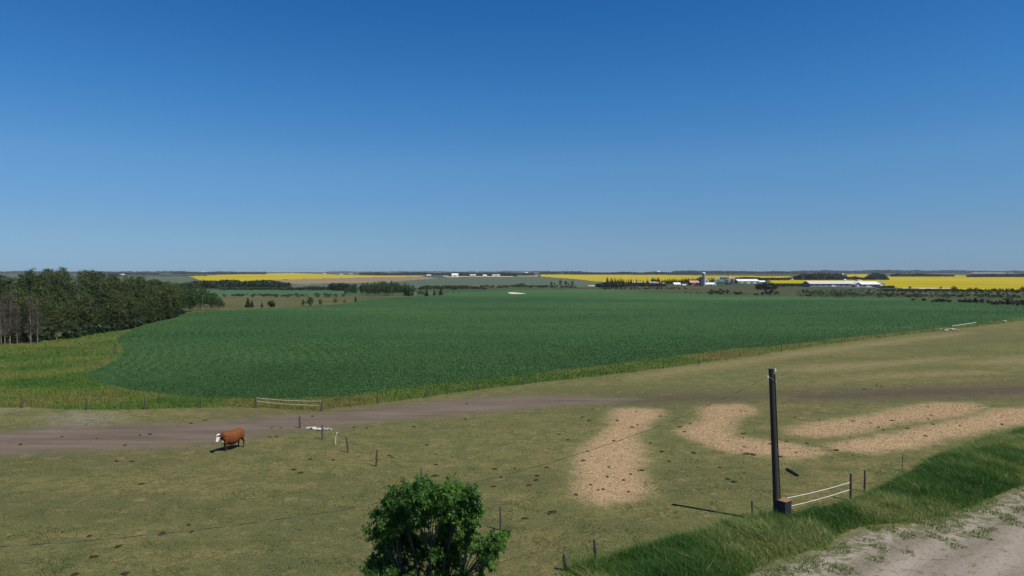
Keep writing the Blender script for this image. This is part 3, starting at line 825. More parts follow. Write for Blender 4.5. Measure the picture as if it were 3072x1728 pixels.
# the wood on the left: front edge follows the crop margin, tops climb towards the back
R = rs(200)
front = W([(-260,1062),(-120,1045),(0,1031),(110,1026),(200,1017),(290,1001),(380,986),(440,970),(500,957),(528,944)])
back_ = W([(-260,905),(0,893),(150,888),(300,888),(400,890),(470,893),(520,900),(540,915)])
def along(poly, t):
    s = np.linalg.norm(np.diff(poly, axis=0), axis=1); c = np.concatenate([[0], np.cumsum(s)]); c /= c[-1]
    return np.stack([np.interp(t, c, poly[:, 0]), np.interp(t, c, poly[:, 1])], -1)
cnt = 0
for row in range(9):
    fr = row / 8
    n = [26, 24, 22, 21, 20, 19, 17, 16, 14][row]
    for i in range(n):
        t = (i + R.uniform(-.35, .35)) / (n - 1); t = min(max(t, 0), 1)
        p = along(front, t) * (1 - fr ** 1.2 * .8) + along(back_, t) * (fr ** 1.2 * .8) + R.uniform(-1.2, 1.2, 2) + (0, 0.6)
        px = project((p[0], p[1], 0))[0]
        # tree height from the outline of the wood in the photograph
        top = np.interp(px, [-260, 0, 30, 130, 260, 300, 430, 470, 500, 560, 650], [838, 832, 810, 800, 803, 814, 830, 838, 848, 866, 895])
        Hmax = H - (top - HZ) / FPX * p[1] * 1.0
        hgt = min(Hmax * R.uniform(.94, 1.02), [8, 9.4, 11, 12.5, 14, 15, 16, 17, 18][row] * R.uniform(.82, 1.12))
        hgt = max(hgt, 4.5)
        k = int(R.randint(7))
        third = ['left', 'middle', 'right'][min(2, int(t * 3))]
        lab, grp = (('aspen with dark leafy crown on the front edge of the left wood, %s third' % third, 'front edge aspens, %s third' % third) if row < 2
                    else ('tall aspen topping the skyline of the left wood, %s third' % third, 'skyline aspens, %s third' % third) if row > 5
                    else ('aspen with muted green crown deep inside the left wood, %s third' % third, 'inner aspens, %s third' % third))
        base_h = 11 + k % 3
        AS.put(k, (p[0], p[1], 0), R.uniform(0, 6.28), (hgt / base_h * R.uniform(.9, 1.15),) * 2 + (hgt / base_h,), lab, 'tree', grp)
        cnt += 1
# greener poplars at the far tip of the wood
tipf = W([(505,940),(560,936),(610,932),(668,930)]); tipb = W([(480,905),(540,902),(600,904),(650,914)])
for row in range(5):
    n = [10, 9, 8, 7, 6][row]
    for i in range(n):
        t = (i + R.uniform(-.3, .3)) / (n - 1); t = min(max(t, 0), 1); fr = row / 4 * .9
        p = along(tipf, t) * (1 - fr) + along(tipb, t) * fr + R.uniform(-1, 1, 2)
        px = project((p[0], p[1], 0))[0]
        top = np.interp(px, [450, 490, 530, 560, 600, 640, 670], [840, 842, 845, 852, 860, 876, 900])
        hgt = max(2.5, min((H - (top - HZ) / FPX * p[1]) * R.uniform(.92, 1.02), [7, 9, 10.5, 12, 13][row] * R.uniform(.9, 1.1)))
        k = int(R.randint(4))
        GP.put(k, (p[0], p[1], 0), R.uniform(0, 6.28), (hgt / (9 + k) * R.uniform(.95, 1.2),) * 2 + (hgt / (9 + k),),
               'fresh green poplar at the far tip of the left wood', 'tree', 'green poplars at the far tip of the left wood')
for i, (px, py, hh) in enumerate([(14,1034,8.8), (30,1033,9.5), (4,1036,8.2), (52,1032,7), (92,1031,8.6), (112,1030,8.0), (-30,1040,9)]):
    g = G(px, py)
    DT.put(i, (g[0], g[1], 0), i * 1.3, hh / (9 + i % 3), 'bare grey aspen with pale trunk in front of the left wood', 'tree', 'bare grey aspens at the left edge of the wood')
# a shrub fringe along the foot of the wood
for i in range(70):
    t = (i % 35) / 34
    p = along(front, t) + R.uniform(-.8, .8, 2) - (0, .6) + (0, 3.5 * (i > 34))
    BU.put(i, (p[0], p[1], 0), R.uniform(0, 6.28), R.uniform(.6, 1.15), 'low dark shrub at the foot of the left wood, ' + ('outermost on its grassy edge' if i < 35 else 'just under the first trees'), 'bush', 'shrubs under the left wood, ' + ('outer row' if i < 35 else 'inner row'))

# young spruces and bushes standing in the tan meadow
def place(P_, i, px, py, hpx, basew, label, cat, group=None, wide=1.0, nat=8.0, rz=0.0):
    g = G(px, py)
    s = hpx / FPX * g[1] / nat
    return P_.put(i, (g[0], g[1], 0), rz, (s * wide, s * wide, s), label, cat, group)
place(SP, 2, 744, 922, 33, 0, 'tallest dark spruce left of the middle meadow', 'tree', wide=1.35)
place(SP, 1, 756, 921, 24, 0, 'shorter spruce touching the tall meadow spruce', 'tree', wide=1.4, rz=1)
place(SP, 0, 786, 922, 18, 0, 'small lone spruce in the meadow, right of the spruce pair', 'tree', wide=1.4, rz=2)
g = G(812, 921); BU.put(0, (g[0], g[1], 0), 0, (1.5, 1.5, 1.5), 'small dark bush next to a grey leafless shrub in the meadow', 'bush', None)
g = G(818, 920); DT.put(0, (g[0], g[1], 0), 2, .30, 'small grey leafless shrub in the meadow', 'bush', None)
place(RT, 0, 930, 920, 33, 0, 'round dark tree with bushy crown in the meadow', 'tree', wide=1.05)
place(RT, 1, 910, 918, 20, 0, 'low brownish bush left of the round meadow tree', 'bush')
place(GP, 0, 961, 918, 21, 0, 'small bright green tree right of the round meadow tree', 'tree', nat=9, wide=1.3)
place(GP, 1, 1007, 912, 19, 0, 'yellow green sapling at the crop edge', 'tree', nat=10, wide=1.5)
place(GP, 2, 1034, 909, 11, 0, 'tiny green sapling at the crop edge', 'tree', nat=11, wide=2)
place(SP, 1, 1067, 905, 19, 0, 'lone spruce at the crop edge in front of the poplar grove', 'tree', wide=1.3)
# the grove in the middle
groveR = rs(210)
for i in range(95):
    px = groveR.uniform(1034, 1244); fr = groveR.rand(); py = 887 - fr * 10
    top = np.interp(px, [1031, 1045, 1075, 1120, 1180, 1215, 1250], [866, 858, 849, 845, 846, 850, 858])
    place(GP, int(groveR.randint(4)), px, py, (py - top) * groveR.uniform(.85, 1.0), 0, 'green poplar in the dense grove beyond the meadow', 'tree', 'poplars of the middle grove', wide=1.15, nat=10.5, rz=groveR.uniform(0, 6))
for px, py, hp, lb in ((1216, 887, 24, 'dark spruce in the right end of the poplar grove'), (1226, 888, 27, 'tallest dark spruce at the right end of the poplar grove'), (1237, 887, 20, 'short dark spruce at the right end of the poplar grove'),
                       (1280, 888, 25, 'dark spruce standing alone right of the poplar grove'), (1303, 886, 20, 'dark spruce left of the brown dead trees'), (1322, 885, 24, 'tall dark spruce among the brown dead trees')):
    place(SP, int(px) % 3, px, py, hp, 0, lb, 'tree', wide=1.35)
BT = Protos([broadleaf(190, 8.0, 1.6, 'brownleaf', 24, 22, 0.42, low=0.05, base=0.5, bark='palebark', nm='brown_tree')])
for i, (px, hp) in enumerate([(1309, 17), (1316, 19), (1328, 17), (1334, 13)]):
    place(BT, 0, px, 886, hp, 0, 'brown dying tree right of the poplar grove', 'tree', 'brown dying trees right of the grove', rz=i)
for i, (px, py, hp) in enumerate([(1255, 887, 16), (1264, 888, 19), (1271, 888, 14), (1343, 884, 6), (1360, 882, 8), (1378, 882, 5), (1420, 880, 4)]):
    place(GP, i, px, py, hp, 0, 'small green tree in the gap right of the poplar grove' if i < 3 else 'low shrub on the far edge of the crop field', 'tree' if i < 3 else 'bush',
          'small trees right of the grove' if i < 3 else 'shrubs on the far crop edge', nat=10, wide=1.3)
# bushes on the far edge of the crop, right half: (x0, x1, base y, top y, label)
BUS = [(2126, 2186, 883, 866, 'wide dark thicket on the far crop edge below the grey bins'), (2198, 2222, 884, 873, 'small thicket right of the wide thicket on the crop edge'),
       (2281, 2334, 886, 869, 'wide dark thicket on the crop edge below the long white shed'), (2262, 2276, 885, 880, 'tiny bush left of the thicket below the shed'),
       (2419, 2436, 889, 881, 'small round bush on the crop edge below the barns'), (2512, 2538, 889, 879, 'rounded bush on the crop edge below the middle of the barns'),
       (2661, 2675, 890, 883, 'small bush on the crop edge right of the barns'), (2717, 2730, 890, 886, 'flat little bush on the crop edge'),
       (2732, 2763, 891, 881, 'grey green bush in the right rough pasture'), (2735, 2742, 901, 896, 'tiny bush standing in the crop'), (2765, 2776, 902, 896, 'small bush standing in the crop'),
       (2799, 2849, 906, 897, 'long low hedge of bushes in the right crop edge'), (2875, 2905, 907, 897, 'dark bush left of the taller one at the right crop edge'), (2905, 2932, 908, 894, 'tall dark bush at the right crop edge'),
       (2938, 2968, 911, 893, 'peaked dark bush at the right crop edge'), (2973, 3025, 914, 902, 'long dark hedge near the right border'), (3015, 3035, 914, 893, 'pointed bush rising from the right hedge'), (3035, 3085, 917, 899, 'dense dark bush cut by the right border')]
BR = rs(220)
for k, (x0, x1, yb, yt, lb) in enumerate(BUS):
    o = thing('bush', G3((x0 + x1) / 2, yb), lb, 'bush', 'bushes on the far edge of the crop')
    Y0 = G3(x0, yb).y; wd = (x1 - x0) / FPX * Y0; ht = (yb - yt) / FPX * Y0 * 1.25
    g = Geo(); tr = Geo(); n = max(2, int(wd / ht * 2.2))
    for i in range(n):
        cx = -wd / 2 + (i + .5) * wd / n; hh = ht * BR.uniform(.65, 1.0) * (1 - .35 * abs(cx / (wd / 2)) ** 2)
        Pn, nr, ct, CC = crown_pts(BR, 10, 22, (cx, BR.uniform(-.5, .5) * ht, hh * .5), (wd / n * .8, ht * .6, hh * .5), hh * .22, .2)
        Pn[:, 2] = np.maximum(Pn[:, 2], .1)
        V, F, t = cards(Pn, 0.55, BR, .38 + ct + BR.normal(0, .14, len(Pn)), nr)
        g.add(V, F, tint=t)
        tr.tube([(cx, 0, -.05), (cx, 0, hh * .6)], [.08, .03], 5)
    g.build('foliage', MAT['bushleaf'], o); tr.build('stems', MAT['bark'], o)
for i, (px, py, hp) in enumerate([(2057, 881, 8), (2073, 882, 6), (2090, 881, 6), (2100, 881, 5), (2112, 882, 4), (2232, 884, 5), (2240, 884, 5), (2190, 883, 4)]):
    place(GP, i, px, py, hp, 0, 'tiny sapling on the far crop edge below the silos', 'tree', 'saplings on the far crop edge', nat=10, wide=1.6)

# ------------------------------------------------------------------ woods, hedges and scrub that read as one mass
def mass(name, label, pts, hgt, rad, size, seed, leaf='farwood', per=46, tint=0.45, cat=None):
    r = rs(seed); g = Geo()
    n = len(pts)
    hgt = np.broadcast_to(hgt, (n,)) * r.uniform(.75, 1.12, n); rad = np.broadcast_to(rad, (n,)) * r.uniform(.8, 1.2, n)
    u = r.normal(0, 1, (n, per, 3)); u /= np.linalg.norm(u, axis=2)[..., None]
    k = r.uniform(.45, 1, (n, per, 1))
    Pn = u * k; Pn[..., 0] *= rad[:, None]; Pn[..., 1] *= rad[:, None]; Pn[..., 2] *= (hgt * .5)[:, None]
    Pn[..., 2] += (hgt * .5)[:, None]
    Pn[..., 0] += np.asarray(pts)[:, 0][:, None]; Pn[..., 1] += np.asarray(pts)[:, 1][:, None]
    Pn = Pn.reshape(-1, 3); Pn[:, 2] = np.maximum(Pn[:, 2], size * .2)
    V, F, t = cards(Pn, size, r, np.repeat(tint + r.normal(0, .16, n), per) + r.normal(0, .1, n * per), u.reshape(-1, 3) * .8)
    g.add(V, F, tint=t)
    return tag(g.build(name, MAT[leaf]), label, cat, kind='stuff')

def band(poly, n, seed):
    return scatter(poly, n, seed, near_bias=True)

def wood(label, x0, x1, yb, yt, n, seed, tp=None, leaf='farwood', tint=.45, name='distant_wood', deep=2.0, wr=.5):
    """wood whose foot runs along picture row yb and whose tops reach yt"""
    r = rs(seed)
    px = r.uniform(x0, x1, n); py = yb - r.uniform(0, deep, n)
    q = G(px, py)
    top = np.full(n, float(yt)) if tp is None else np.interp(px, [a for a, b in tp], [b for a, b in tp])
    hg = np.maximum((py - top) / FPX * q[:, 1], .8)
    return mass(name, label, q, hg, hg * wr, float(np.clip(np.median(hg) * .16 + q[:, 1].mean() * .0009, .35, 9)), seed + 1, leaf, 50, tint)

wood('dark wood strip behind the teal field, left of centre', 541, 870, 866, 846, 300, 300, [(541, 852), (600, 842), (690, 839), (735, 843), (800, 839), (863, 848)], deep=8)
wood('scrubby hedge behind the teal field', 660, 1035, 871, 862, 240, 302, [(660, 860), (760, 860), (900, 862), (935, 857), (1035, 862)], leaf='bushleaf', name='scrub', deep=4)
wood('dark grove behind the poplar grove', 990, 1060, 872, 850, 60, 304, [(990, 850), (1030, 848), (1060, 858)], deep=4)
wood('row of round dark bushes right of the grove', 1255, 1460, 869, 857, 120, 306, [(1255, 862), (1275, 856), (1320, 856), (1350, 855), (1410, 856), (1460, 865)], leaf='bushleaf', name='scrub', deep=5)
wood('low scrub belt across the middle distance', 1440, 1730, 864, 857, 260, 308, [(1440, 864), (1530, 857), (1570, 848), (1580, 856), (1650, 858), (1730, 860)], leaf='bushleaf', name='scrub', deep=7)
for i, (px, yt, wv) in enumerate([(1654, 843, 10), (1664, 847, 8), (1681, 839, 14), (1698, 840, 11), (1718, 841, 14), (1707, 848, 8)]):
    place(RT, i, px, 858, 858 - yt, 0, 'tall round-crowned tree in the row left of the spruces', 'tree', 'round trees in the middle distance', wide=.9, rz=i)
wood('dark conifer wood at the left end of the farmyard', 1788, 1875, 862, 848, 110, 310, [(1788, 852), (1820, 846), (1875, 845)], deep=3)
wood('hedge in front of the small farm sheds', 1870, 1998, 860, 850, 150, 312, [(1870, 852), (1900, 850), (1940, 850), (1998, 852)], deep=3)
wood('low scrub in front of the farm', 1790, 2060, 868, 862, 110, 314, [(1790, 862), (2060, 864)], leaf='bushleaf', name='scrub', deep=5)
wood('dark clump of trees right of the long white shed', 2272, 2325, 869, 847, 60, 316, [(2272, 852), (2300, 846), (2325, 852)], deep=3)
wood('green shrub belt at the left end of the barns', 2320, 2440, 860, 849, 170, 318, [(2320, 850), (2400, 852), (2420, 847), (2440, 850)], leaf='bushleaf', name='scrub', deep=6)
wood('low hedge behind the farmyard', 2205, 2372, 841, 832, 170, 320, [(2205, 833), (2250, 830), (2290, 833), (2372, 833)], deep=2)
wood('big dark wood behind the left end of the barns', 2384, 2527, 840, 821, 260, 322, [(2384, 829), (2405, 823), (2450, 819.5), (2500, 820), (2520, 821), (2527, 826)], deep=3)
wood('dark wood behind the right end of the barns', 2560, 2665, 839.5, 828, 150, 324, [(2530, 830), (2560, 829), (2590, 834), (2615, 822), (2625, 817), (2650, 821), (2665, 835)], deep=2.5)
wood('small bushes between the two woods behind the barns', 2531, 2560, 838, 828, 26, 326, [(2531, 826), (2540, 830), (2560, 830)], deep=2)
wood('tree belt above the right yellow field', 2672, 2862, 830, 822, 200, 328, [(2672, 823), (2700, 819), (2710, 822), (2765, 820), (2800, 823), (2862, 825)], deep=2)
wood('thick straight hedge above the right yellow field', 2900, 3160, 831.5, 822, 200, 330, [(2900, 826), (2920, 822), (3160, 821)], deep=1.5)
wood('bushes at the right end of the barns', 2620, 2682, 864, 855, 80, 332, [(2620, 862), (2650, 857), (2680, 857)], leaf='bushleaf', name='scrub', deep=3)
wood('low scrub line below the right yellow field', 2640, 3160, 876, 870, 420, 334, [(2640, 866), (2800, 869), (3000, 870), (3160, 870)], leaf='bushleaf', name='scrub', deep=8)
wood('scattered shrubs in the right rough pasture', 2400, 3160, 896, 886, 420, 336, [(2400, 871), (2700, 879), (3160, 888)], leaf='bushleaf', name='scrub', deep=26, wr=.9)
wood('small shrubs in the tan meadow', 560, 1040, 893, 885, 70, 338, [(560, 884), (700, 881), (820, 880), (900, 880), (940, 878), (1040, 882)], leaf='bushleaf', name='scrub', deep=9, wr=.8)
for i, (px, py, hp, lb) in enumerate([(2861, 874, 18, 'round dark bush against the right yellow field'), (2909, 874, 12, 'left of two bushes against the right yellow field'), (2927, 873, 11, 'right of two bushes against the right yellow field'),
                                      (2729, 867, 10, 'low bush below the pale road, right of the barns'), (2822, 868, 9, 'thin pale shrub on the gravel road line'), (3066, 876, 17, 'bush at the right border against the yellow field')]):
    place(RT, i, px, py, hp, 0, lb, 'bush', wide=1.35)

# spruce windbreaks round the farm
WR = rs(230)
def spruce_row(x0, x1, yb0, yb1, h0, h1, n, lab, grp, wide=1.8):
    for i in range(n):
        f = (i + WR.uniform(-.3, .3)) / max(1, n - 1)
        place(NS, i, x0 + (x1 - x0) * f, yb0 + (yb1 - yb0) * f, WR.uniform(h0, h1) * 1.1, 0, lab, 'tree', grp, wide=wide, rz=WR.uniform(0, 6))
spruce_row(1820, 1872, 859, 861, 18, 27, 16, 'tall dark spruce at the left end of the farmyard', 'spruces left of the farm', 1.5)
spruce_row(1878, 1945, 853, 853, 12, 18, 12, 'thin spruce in the row behind the grey roofed shed', 'spruces behind the sheds')
spruce_row(1953, 1978, 850, 850, 13, 18, 9, 'dense spruce in the clump behind the white shed', 'spruces behind the white shed')
spruce_row(1983, 2102, 853, 847, 10, 16, 46, 'spruce in the long windbreak left of the silos', 'spruces left of the silos')
spruce_row(2118, 2145, 846, 844, 11, 14, 8, 'spruce in the windbreak between silo and bins', 'spruces between silo and bins')
spruce_row(2205, 2250, 840, 839, 8, 11, 9, 'spruce behind the big grain bin', 'spruces behind the big bin')
spruce_row(1402, 1424, 828.5, 828.5, 12, 15, 6, 'tall far spruce behind the grey barn', 'spruces behind the distant grey barn', 1.3)
spruce_row(1500, 1545, 828.6, 828.6, 11, 18, 14, 'tall spruce in the distant shelterbelt', 'spruces of the distant shelterbelt', 1.2)

# horizon woods
HR = rs(240)
def hzwood(label, x0, x1, yb, yt0, yt1, n, seed, tint=.45):
    xs = np.linspace(x0, x1, max(4, int((x1 - x0) / 40)))
    tp = [(a, b) for a, b in zip(xs, HR.uniform(yt0, yt1, len(xs)))]
    wood(label, x0, x1, yb, 0, int(n * 1.5), seed, tp, tint=tint, deep=1.4, wr=.9)
hzwood('blue green wood on the horizon at the far left', -300, 560, 820.5, 812.5, 815, 420, 400)
hzwood('wood on the horizon above the left yellow field', 520, 800, 823, 813.5, 817, 260, 402)
hzwood('thin wood line on the horizon above the crest of yellow', 780, 1010, 818.8, 815.5, 817.5, 200, 404)
hzwood('dark tree belt behind the left yellow field end', 1080, 1400, 825.5, 816, 820, 330, 406)
hzwood('dark trees behind the distant white barns', 1350, 1600, 827.5, 816, 819.5, 240, 408)
hzwood('wood on the horizon above the middle yellow field', 1600, 2100, 823.5, 812.5, 818, 480, 410)
hzwood('hazy wood at the very horizon, centre', 980, 1650, 818.2, 812.5, 815, 420, 412)
hzwood('wood on the horizon behind the silos', 2020, 2420, 822, 811, 815, 420, 414)
hzwood('wood on the horizon above the long barns', 2380, 2760, 820.5, 810, 814, 380, 416)
hzwood('wood on the horizon at the right', 2700, 3300, 820, 810, 814.5, 520, 418)
hzwood('tree line below the horizon left of the yellow crest', 300, 620, 829, 824, 828, 110, 420)
hzwood('dark trees in front of the leftmost horizon farm', 300, 480, 824.5, 815, 820, 90, 422)

# ------------------------------------------------------------------ buildings
def gable(px0, px1, yb, yt, name, label, depth=10.0, wall='whitewall', roof='whiteroof', rz=0.0, cat='building', group=None, eave=.5, doors=1, wins=0, endon=False):
    """building whose front wall foot runs px0..px1 at row yb and whose ridge reaches yt"""
    a, b = G3(px0, yb), G3(px1, yb)
    L = abs(b.x - a.x); Y0 = a.y
    hR = (yb - yt) / FPX * Y0 * (1 + .5 * depth / Y0) ; hW = hR * eave
    c = Vector(((a.x + b.x) / 2, Y0 + depth / 2, 0))
    o = thing(name, c, label, cat, group, rz)
    w2, d2 = L / 2, depth / 2
    g = Geo()
    if not endon:   # ridge runs along x
        V = [(-w2, -d2, 0), (w2, -d2, 0), (w2, d2, 0), (-w2, d2, 0), (-w2, -d2, hW), (w2, -d2, hW), (w2, d2, hW), (-w2, d2, hW), (-w2, 0, hR - .06), (w2, 0, hR - .06)]
        g.add(V, [(0, 1, 5, 4), (1, 2, 6, 5), (2, 3, 7, 6), (3, 0, 4, 7)]); g.add(V, [(4, 8, 7), (5, 6, 9)])
        e = .4; rr = Geo(); s = (hR - hW) / d2
        P0 = [(-w2 - e, -d2 - e, hW - s * e), (w2 + e, -d2 - e, hW - s * e), (w2 + e, 0, hR), (-w2 - e, 0, hR), (-w2 - e, d2 + e, hW - s * e), (w2 + e, d2 + e, hW - s * e)]
    else:
        V = [(-w2, -d2, 0), (w2, -d2, 0), (w2, d2, 0), (-w2, d2, 0), (-w2, -d2, hW), (w2, -d2, hW), (w2, d2, hW), (-w2, d2, hW), (0, -d2, hR - .06), (0, d2, hR - .06)]
        g.add(V, [(0, 1, 5, 4), (1, 2, 6, 5), (2, 3, 7, 6), (3, 0, 4, 7)]); g.add(V, [(4, 5, 8), (6, 7, 9)])
        e = .4; rr = Geo(); s = (hR - hW) / w2
        P0 = [(-w2 - e, d2 + e, hW - s * e), (-w2 - e, -d2 - e, hW - s * e), (0, -d2 - e, hR), (0, d2 + e, hR), (w2 + e, d2 + e, hW - s * e), (w2 + e, -d2 - e, hW - s * e)]
    g.build('wall', MAT[wall], o)
    th = .18
    P0 = np.array(P0); P1 = P0 + (0, 0, th)
    rr.add(np.vstack([P0, P1]), [(0, 3, 2, 1), (3, 4, 5, 2), (6, 7, 8, 9), (9, 8, 11, 10), (0, 1, 7, 6), (4, 10, 11, 5), (0, 6, 9, 3), (3, 9, 10, 4), (1, 2, 8, 7), (2, 5, 11, 8)])
    rr.build('roof', MAT[roof], o)
    for k in range(doors):
        dw = min(L * .22, 4.0); x = -w2 + L * (k + .7) / (doors + .4)
        Geo().box((x, -d2 - .03, hW * .42), (dw, .06, hW * .84)).build('door', MAT['greywall' if wall != 'greywall' else 'whitewall'], o)
    for k in range(wins):
        x = -w2 + L * (k + .3) / (wins + .2)
        Geo().box((x, -d2 - .03, hW * .6), (min(1.6, L * .1), .06, hW * .35)).build('window', MAT['glass'], o)
    return o

def bin_(px0, px1, yb, yt, label, mat='steel', name='grain_bin', cone=.18, group=None, hopper=0.0, dome=False):
    c = G3((px0 + px1) / 2, yb); r = (px1 - px0) / 2 / FPX * c.y; h = (yb - yt) / FPX * c.y
    o = thing(name, (c.x, c.y, 0), label, 'silo' if name == 'silo' else 'grain bin', group)
    hc = h * (1 - cone); n = 28
    prof = [(r, h * hopper), (r, hc)]
    g = Geo(); nr = 14
    for i in range(nr):        # corrugated rings
        z0 = h * hopper + (hc - h * hopper) * i / nr; z1 = h * hopper + (hc - h * hopper) * (i + 1) / nr
        g.tube([(0, 0, z0), (0, 0, (z0 + z1) / 2), (0, 0, z1)], [r * .985, r, r * .985], n, False)
    g.build('wall', MAT[mat], o, True)
    if dome:
        Geo().tube([(0, 0, hc + (h - hc) * math.sin(a)) for a in np.linspace(0, math.pi / 2, 6)], [max(.01, r * 1.02 * math.cos(a)) for a in np.linspace(0, math.pi / 2, 6)], n, False).build('roof', MAT['whiteroof'], o, True)
    else:
        Geo().tube([(0, 0, hc - .03), (0, 0, h * .985), (0, 0, h)], [r * 1.04, r * .14, r * .12], n, True).build('roof', MAT[mat], o)
    if hopper:
        Geo().tube([(0, 0, h * hopper), (0, 0, h * hopper * .3)], [r, r * .15], n, False).build('hopper', MAT[mat], o)
        for k in range(6):
            a = k * math.pi / 3
            Geo().tube([(r * math.cos(a), r * math.sin(a), -.02), (r * math.cos(a), r * math.sin(a), h * hopper + .1)], .09, 5).build('leg', MAT['steel'], o)
    # ladder up the near side
    lg = Geo()
    for s in (-.22, .22): lg.tube([(s, -r - .12, h * hopper * .5), (s, -r - .12, hc)], .03, 4)
    for k in range(14): lg.tube([(-.22, -r - .12, h * hopper * .6 + k * (hc - h * hopper * .6) / 14), (.22, -r - .12, h * hopper * .6 + k * (hc - h * hopper * .6) / 14)], .02, 4)
    lg.build('ladder', MAT['steel'], o)
    return o

bin_(2106, 2116.3, 858, 817, 'tall pale concrete silo with domed cap, highest in the farm', 'concrete', 'silo', .07, dome=True)
bin_(2098, 2105.6, 858.5, 829.5, 'dark blue silo, shorter, touching the concrete silo', 'darksilo', 'silo', .05, dome=False)
gable(2071.5, 2097, 856.5, 842.5, 'red_barn', 'red barn with faded pink roof left of the silos', 9, 'redwall', 'pinkroof', eave=.62, doors=2)
gable(2086, 2094, 857.5, 847.5, 'red_shed', 'small red gabled lean-to in front of the red barn', 4, 'redwall', 'pinkroof', endon=True, eave=.6, doors=0)
gable(2117, 2147, 857.5, 848.5, 'white_barn', 'long low white barn right of the concrete silo', 7, 'whitewall', 'whiteroof', eave=.5, doors=1)
# round-roofed white shed behind the silo
def quonset(px0, px1, yb, yt, label, depth=12, wall='whiteroof'):
    a, b = G3(px0, yb), G3(px1, yb); w = (b.x - a.x) / 2; h = (yb - yt) / FPX * a.y
    o = thing('arched_shed', ((a.x + b.x) / 2, a.y + depth / 2, 0), label, 'shed')
    th = np.linspace(0, math.pi, 17); pr = [(-w * math.cos(t), h * math.sin(t) ** .8) for t in th]
    V = np.array([(x, y, z) for y in (-depth / 2, depth / 2) for x, z in pr]); n = len(pr)
    Geo().add(V, [(i, i + 1, n + i + 1, n + i) for i in range(n - 1)]).build('roof', MAT[wall], o, True)
    for yy, fl in ((-depth / 2 + .02, 1), (depth / 2 - .02, -1)):
        Geo().add([(x * .99, yy, z * .99) for x, z in pr] + [(0, yy, 0)], [((i, i + 1, n)[::fl]) for i in range(n - 1)]).build('wall', MAT['whitewall'], o)
    Geo().box((0, -depth / 2 - .03, h * .35), (w * .8, .06, h * .7)).build('door', MAT['greywall'], o)
    return o
quonset(2114, 2128, 849, 837, 'white round-roofed shed behind the concrete silo')
quonset(2141, 2149, 857.5, 849.5, 'small rounded white tank shed at the end of the long low barn', 5)
for i, (x0, x1, yt) in enumerate([(2159, 2165, 828), (2165.5, 2172, 828.5), (2172.5, 2179, 828), (2179.5, 2184, 829)]):
    bin_(x0, x1, 847, yt, ['leftmost of the four tall grey grain bins', 'second of the four tall grey grain bins from the left', 'third of the four tall grey grain bins from the left', 'rightmost and slimmest of the four tall grey grain bins'][i], 'steel', group='tall grey grain bins')
for i, (x0, x1, yt, yb) in enumerate([(2141, 2144.5, 835, 850), (2145.5, 2149, 836, 850), (2149.5, 2153, 834, 851), (2153.5, 2157.5, 835, 851)]):
    bin_(x0, x1, yb, yt, ['pale slim hopper bin at the left end of the bin row', 'second slim hopper bin of the bin row', 'yellowish topped slim hopper bin of the bin row', 'slim teal hopper bin next to the teal group'][i], 'teal' if i != 1 else 'whiteroof', hopper=.2, group='slim hopper bins')
for i, (x0, x1) in enumerate([(2158, 2163.5), (2164, 2169), (2169, 2173)]):
    bin_(x0, x1, 851.5, 839, ['left squat teal hopper bin', 'middle squat teal hopper bin', 'right squat teal hopper bin'][i] + ' in front of the grey bins', 'teal', hopper=.35, group='squat teal hopper bins')
bin_(2178, 2187, 849.5, 837.5, 'dark grey bin with pale roof left of the biggest bin', 'steel')
bin_(2191, 2205, 849.5, 834, 'biggest and widest grey grain bin', 'steel')
bin_(2186.5, 2191, 845, 828.5, 'white domed bin behind the biggest bin', 'whiteroof', dome=True, cone=.3)
bin_(2206, 2212, 845, 836, 'dark round bin left of the long white shed', 'darksilo')
bin_(2213, 2218, 844, 836.5, 'second dark round bin left of the long white shed', 'steel')
# elevator leg
c = G3(2184.5, 848); o = thing('grain_elevator', c, 'thin steel elevator leg rising above the grain bins', 'grain elevator')
hh = (848 - 814) / FPX * c.y; g = Geo()
for sx in (-.5, .5):
    for sy in (-.5, .5): g.tube([(sx, sy, 0), (sx * .7, sy * .7, hh)], .09, 4)
for k in range(9):
    z0, z1 = hh * k / 9, hh * (k + 1) / 9
    g.tube([(-.5, -.5, z0), (.5, -.5, z1)], .05, 4); g.tube([(.5, .5, z0), (-.5, .5, z1)], .05, 4); g.tube([(-.5, .5, z0), (-.5, -.5, z1)], .05, 4)
g.build('frame', MAT['steel'], o); Geo().box((0, 0, hh), (1.3, 1.3, 1.2)).build('head', MAT['steel'], o)
g = Geo().tube([(0, 0, hh * .95), (-8, 0, hh * .62)], .15, 6).tube([(0, 0, hh * .95), (4, 0, hh * .6)], .15, 6); g.build('spout', MAT['steel'], o)
# long open-fronted shed
gable(2214, 2277, 850.5, 838, 'machine_shed', 'long open machine shed with bright white roof', 14, 'greywall', 'whiteroof', eave=.55, doors=3)
gable(2279, 2296, 849.5, 842, 'white_shed', 'small white shed at the right end of the machine shed', 8, 'whitewall', 'whiteroof', doors=0)
gable(1899, 1927, 851, 845.3, 'grey_shed', 'low dark shed with pale grey roof in the farm hedge', 8, 'greywall', 'paleroof', eave=.55, doors=1)
gable(1950, 1968, 851.5, 846, 'white_shed', 'low bright white shed among the farm spruces', 8, 'whitewall', 'whiteroof', eave=.8, doors=0)
gable(1968.5, 1976, 851, 846.5, 'pink_shed', 'pinkish roofed annex beside the low white shed', 8, 'whitewall', 'pinkroof', doors=0)
gable(1989, 1999, 857, 848, 'white_house', 'narrow white house left of the gabled farmhouse', 7, 'whitewall', 'paleroof', endon=True, doors=1)
gable(2023, 2042, 857.5, 848, 'farmhouse', 'white gabled farmhouse with light blue roof in the trees', 8, 'whitewall', 'whiteroof', eave=.45, doors=1, wins=2)
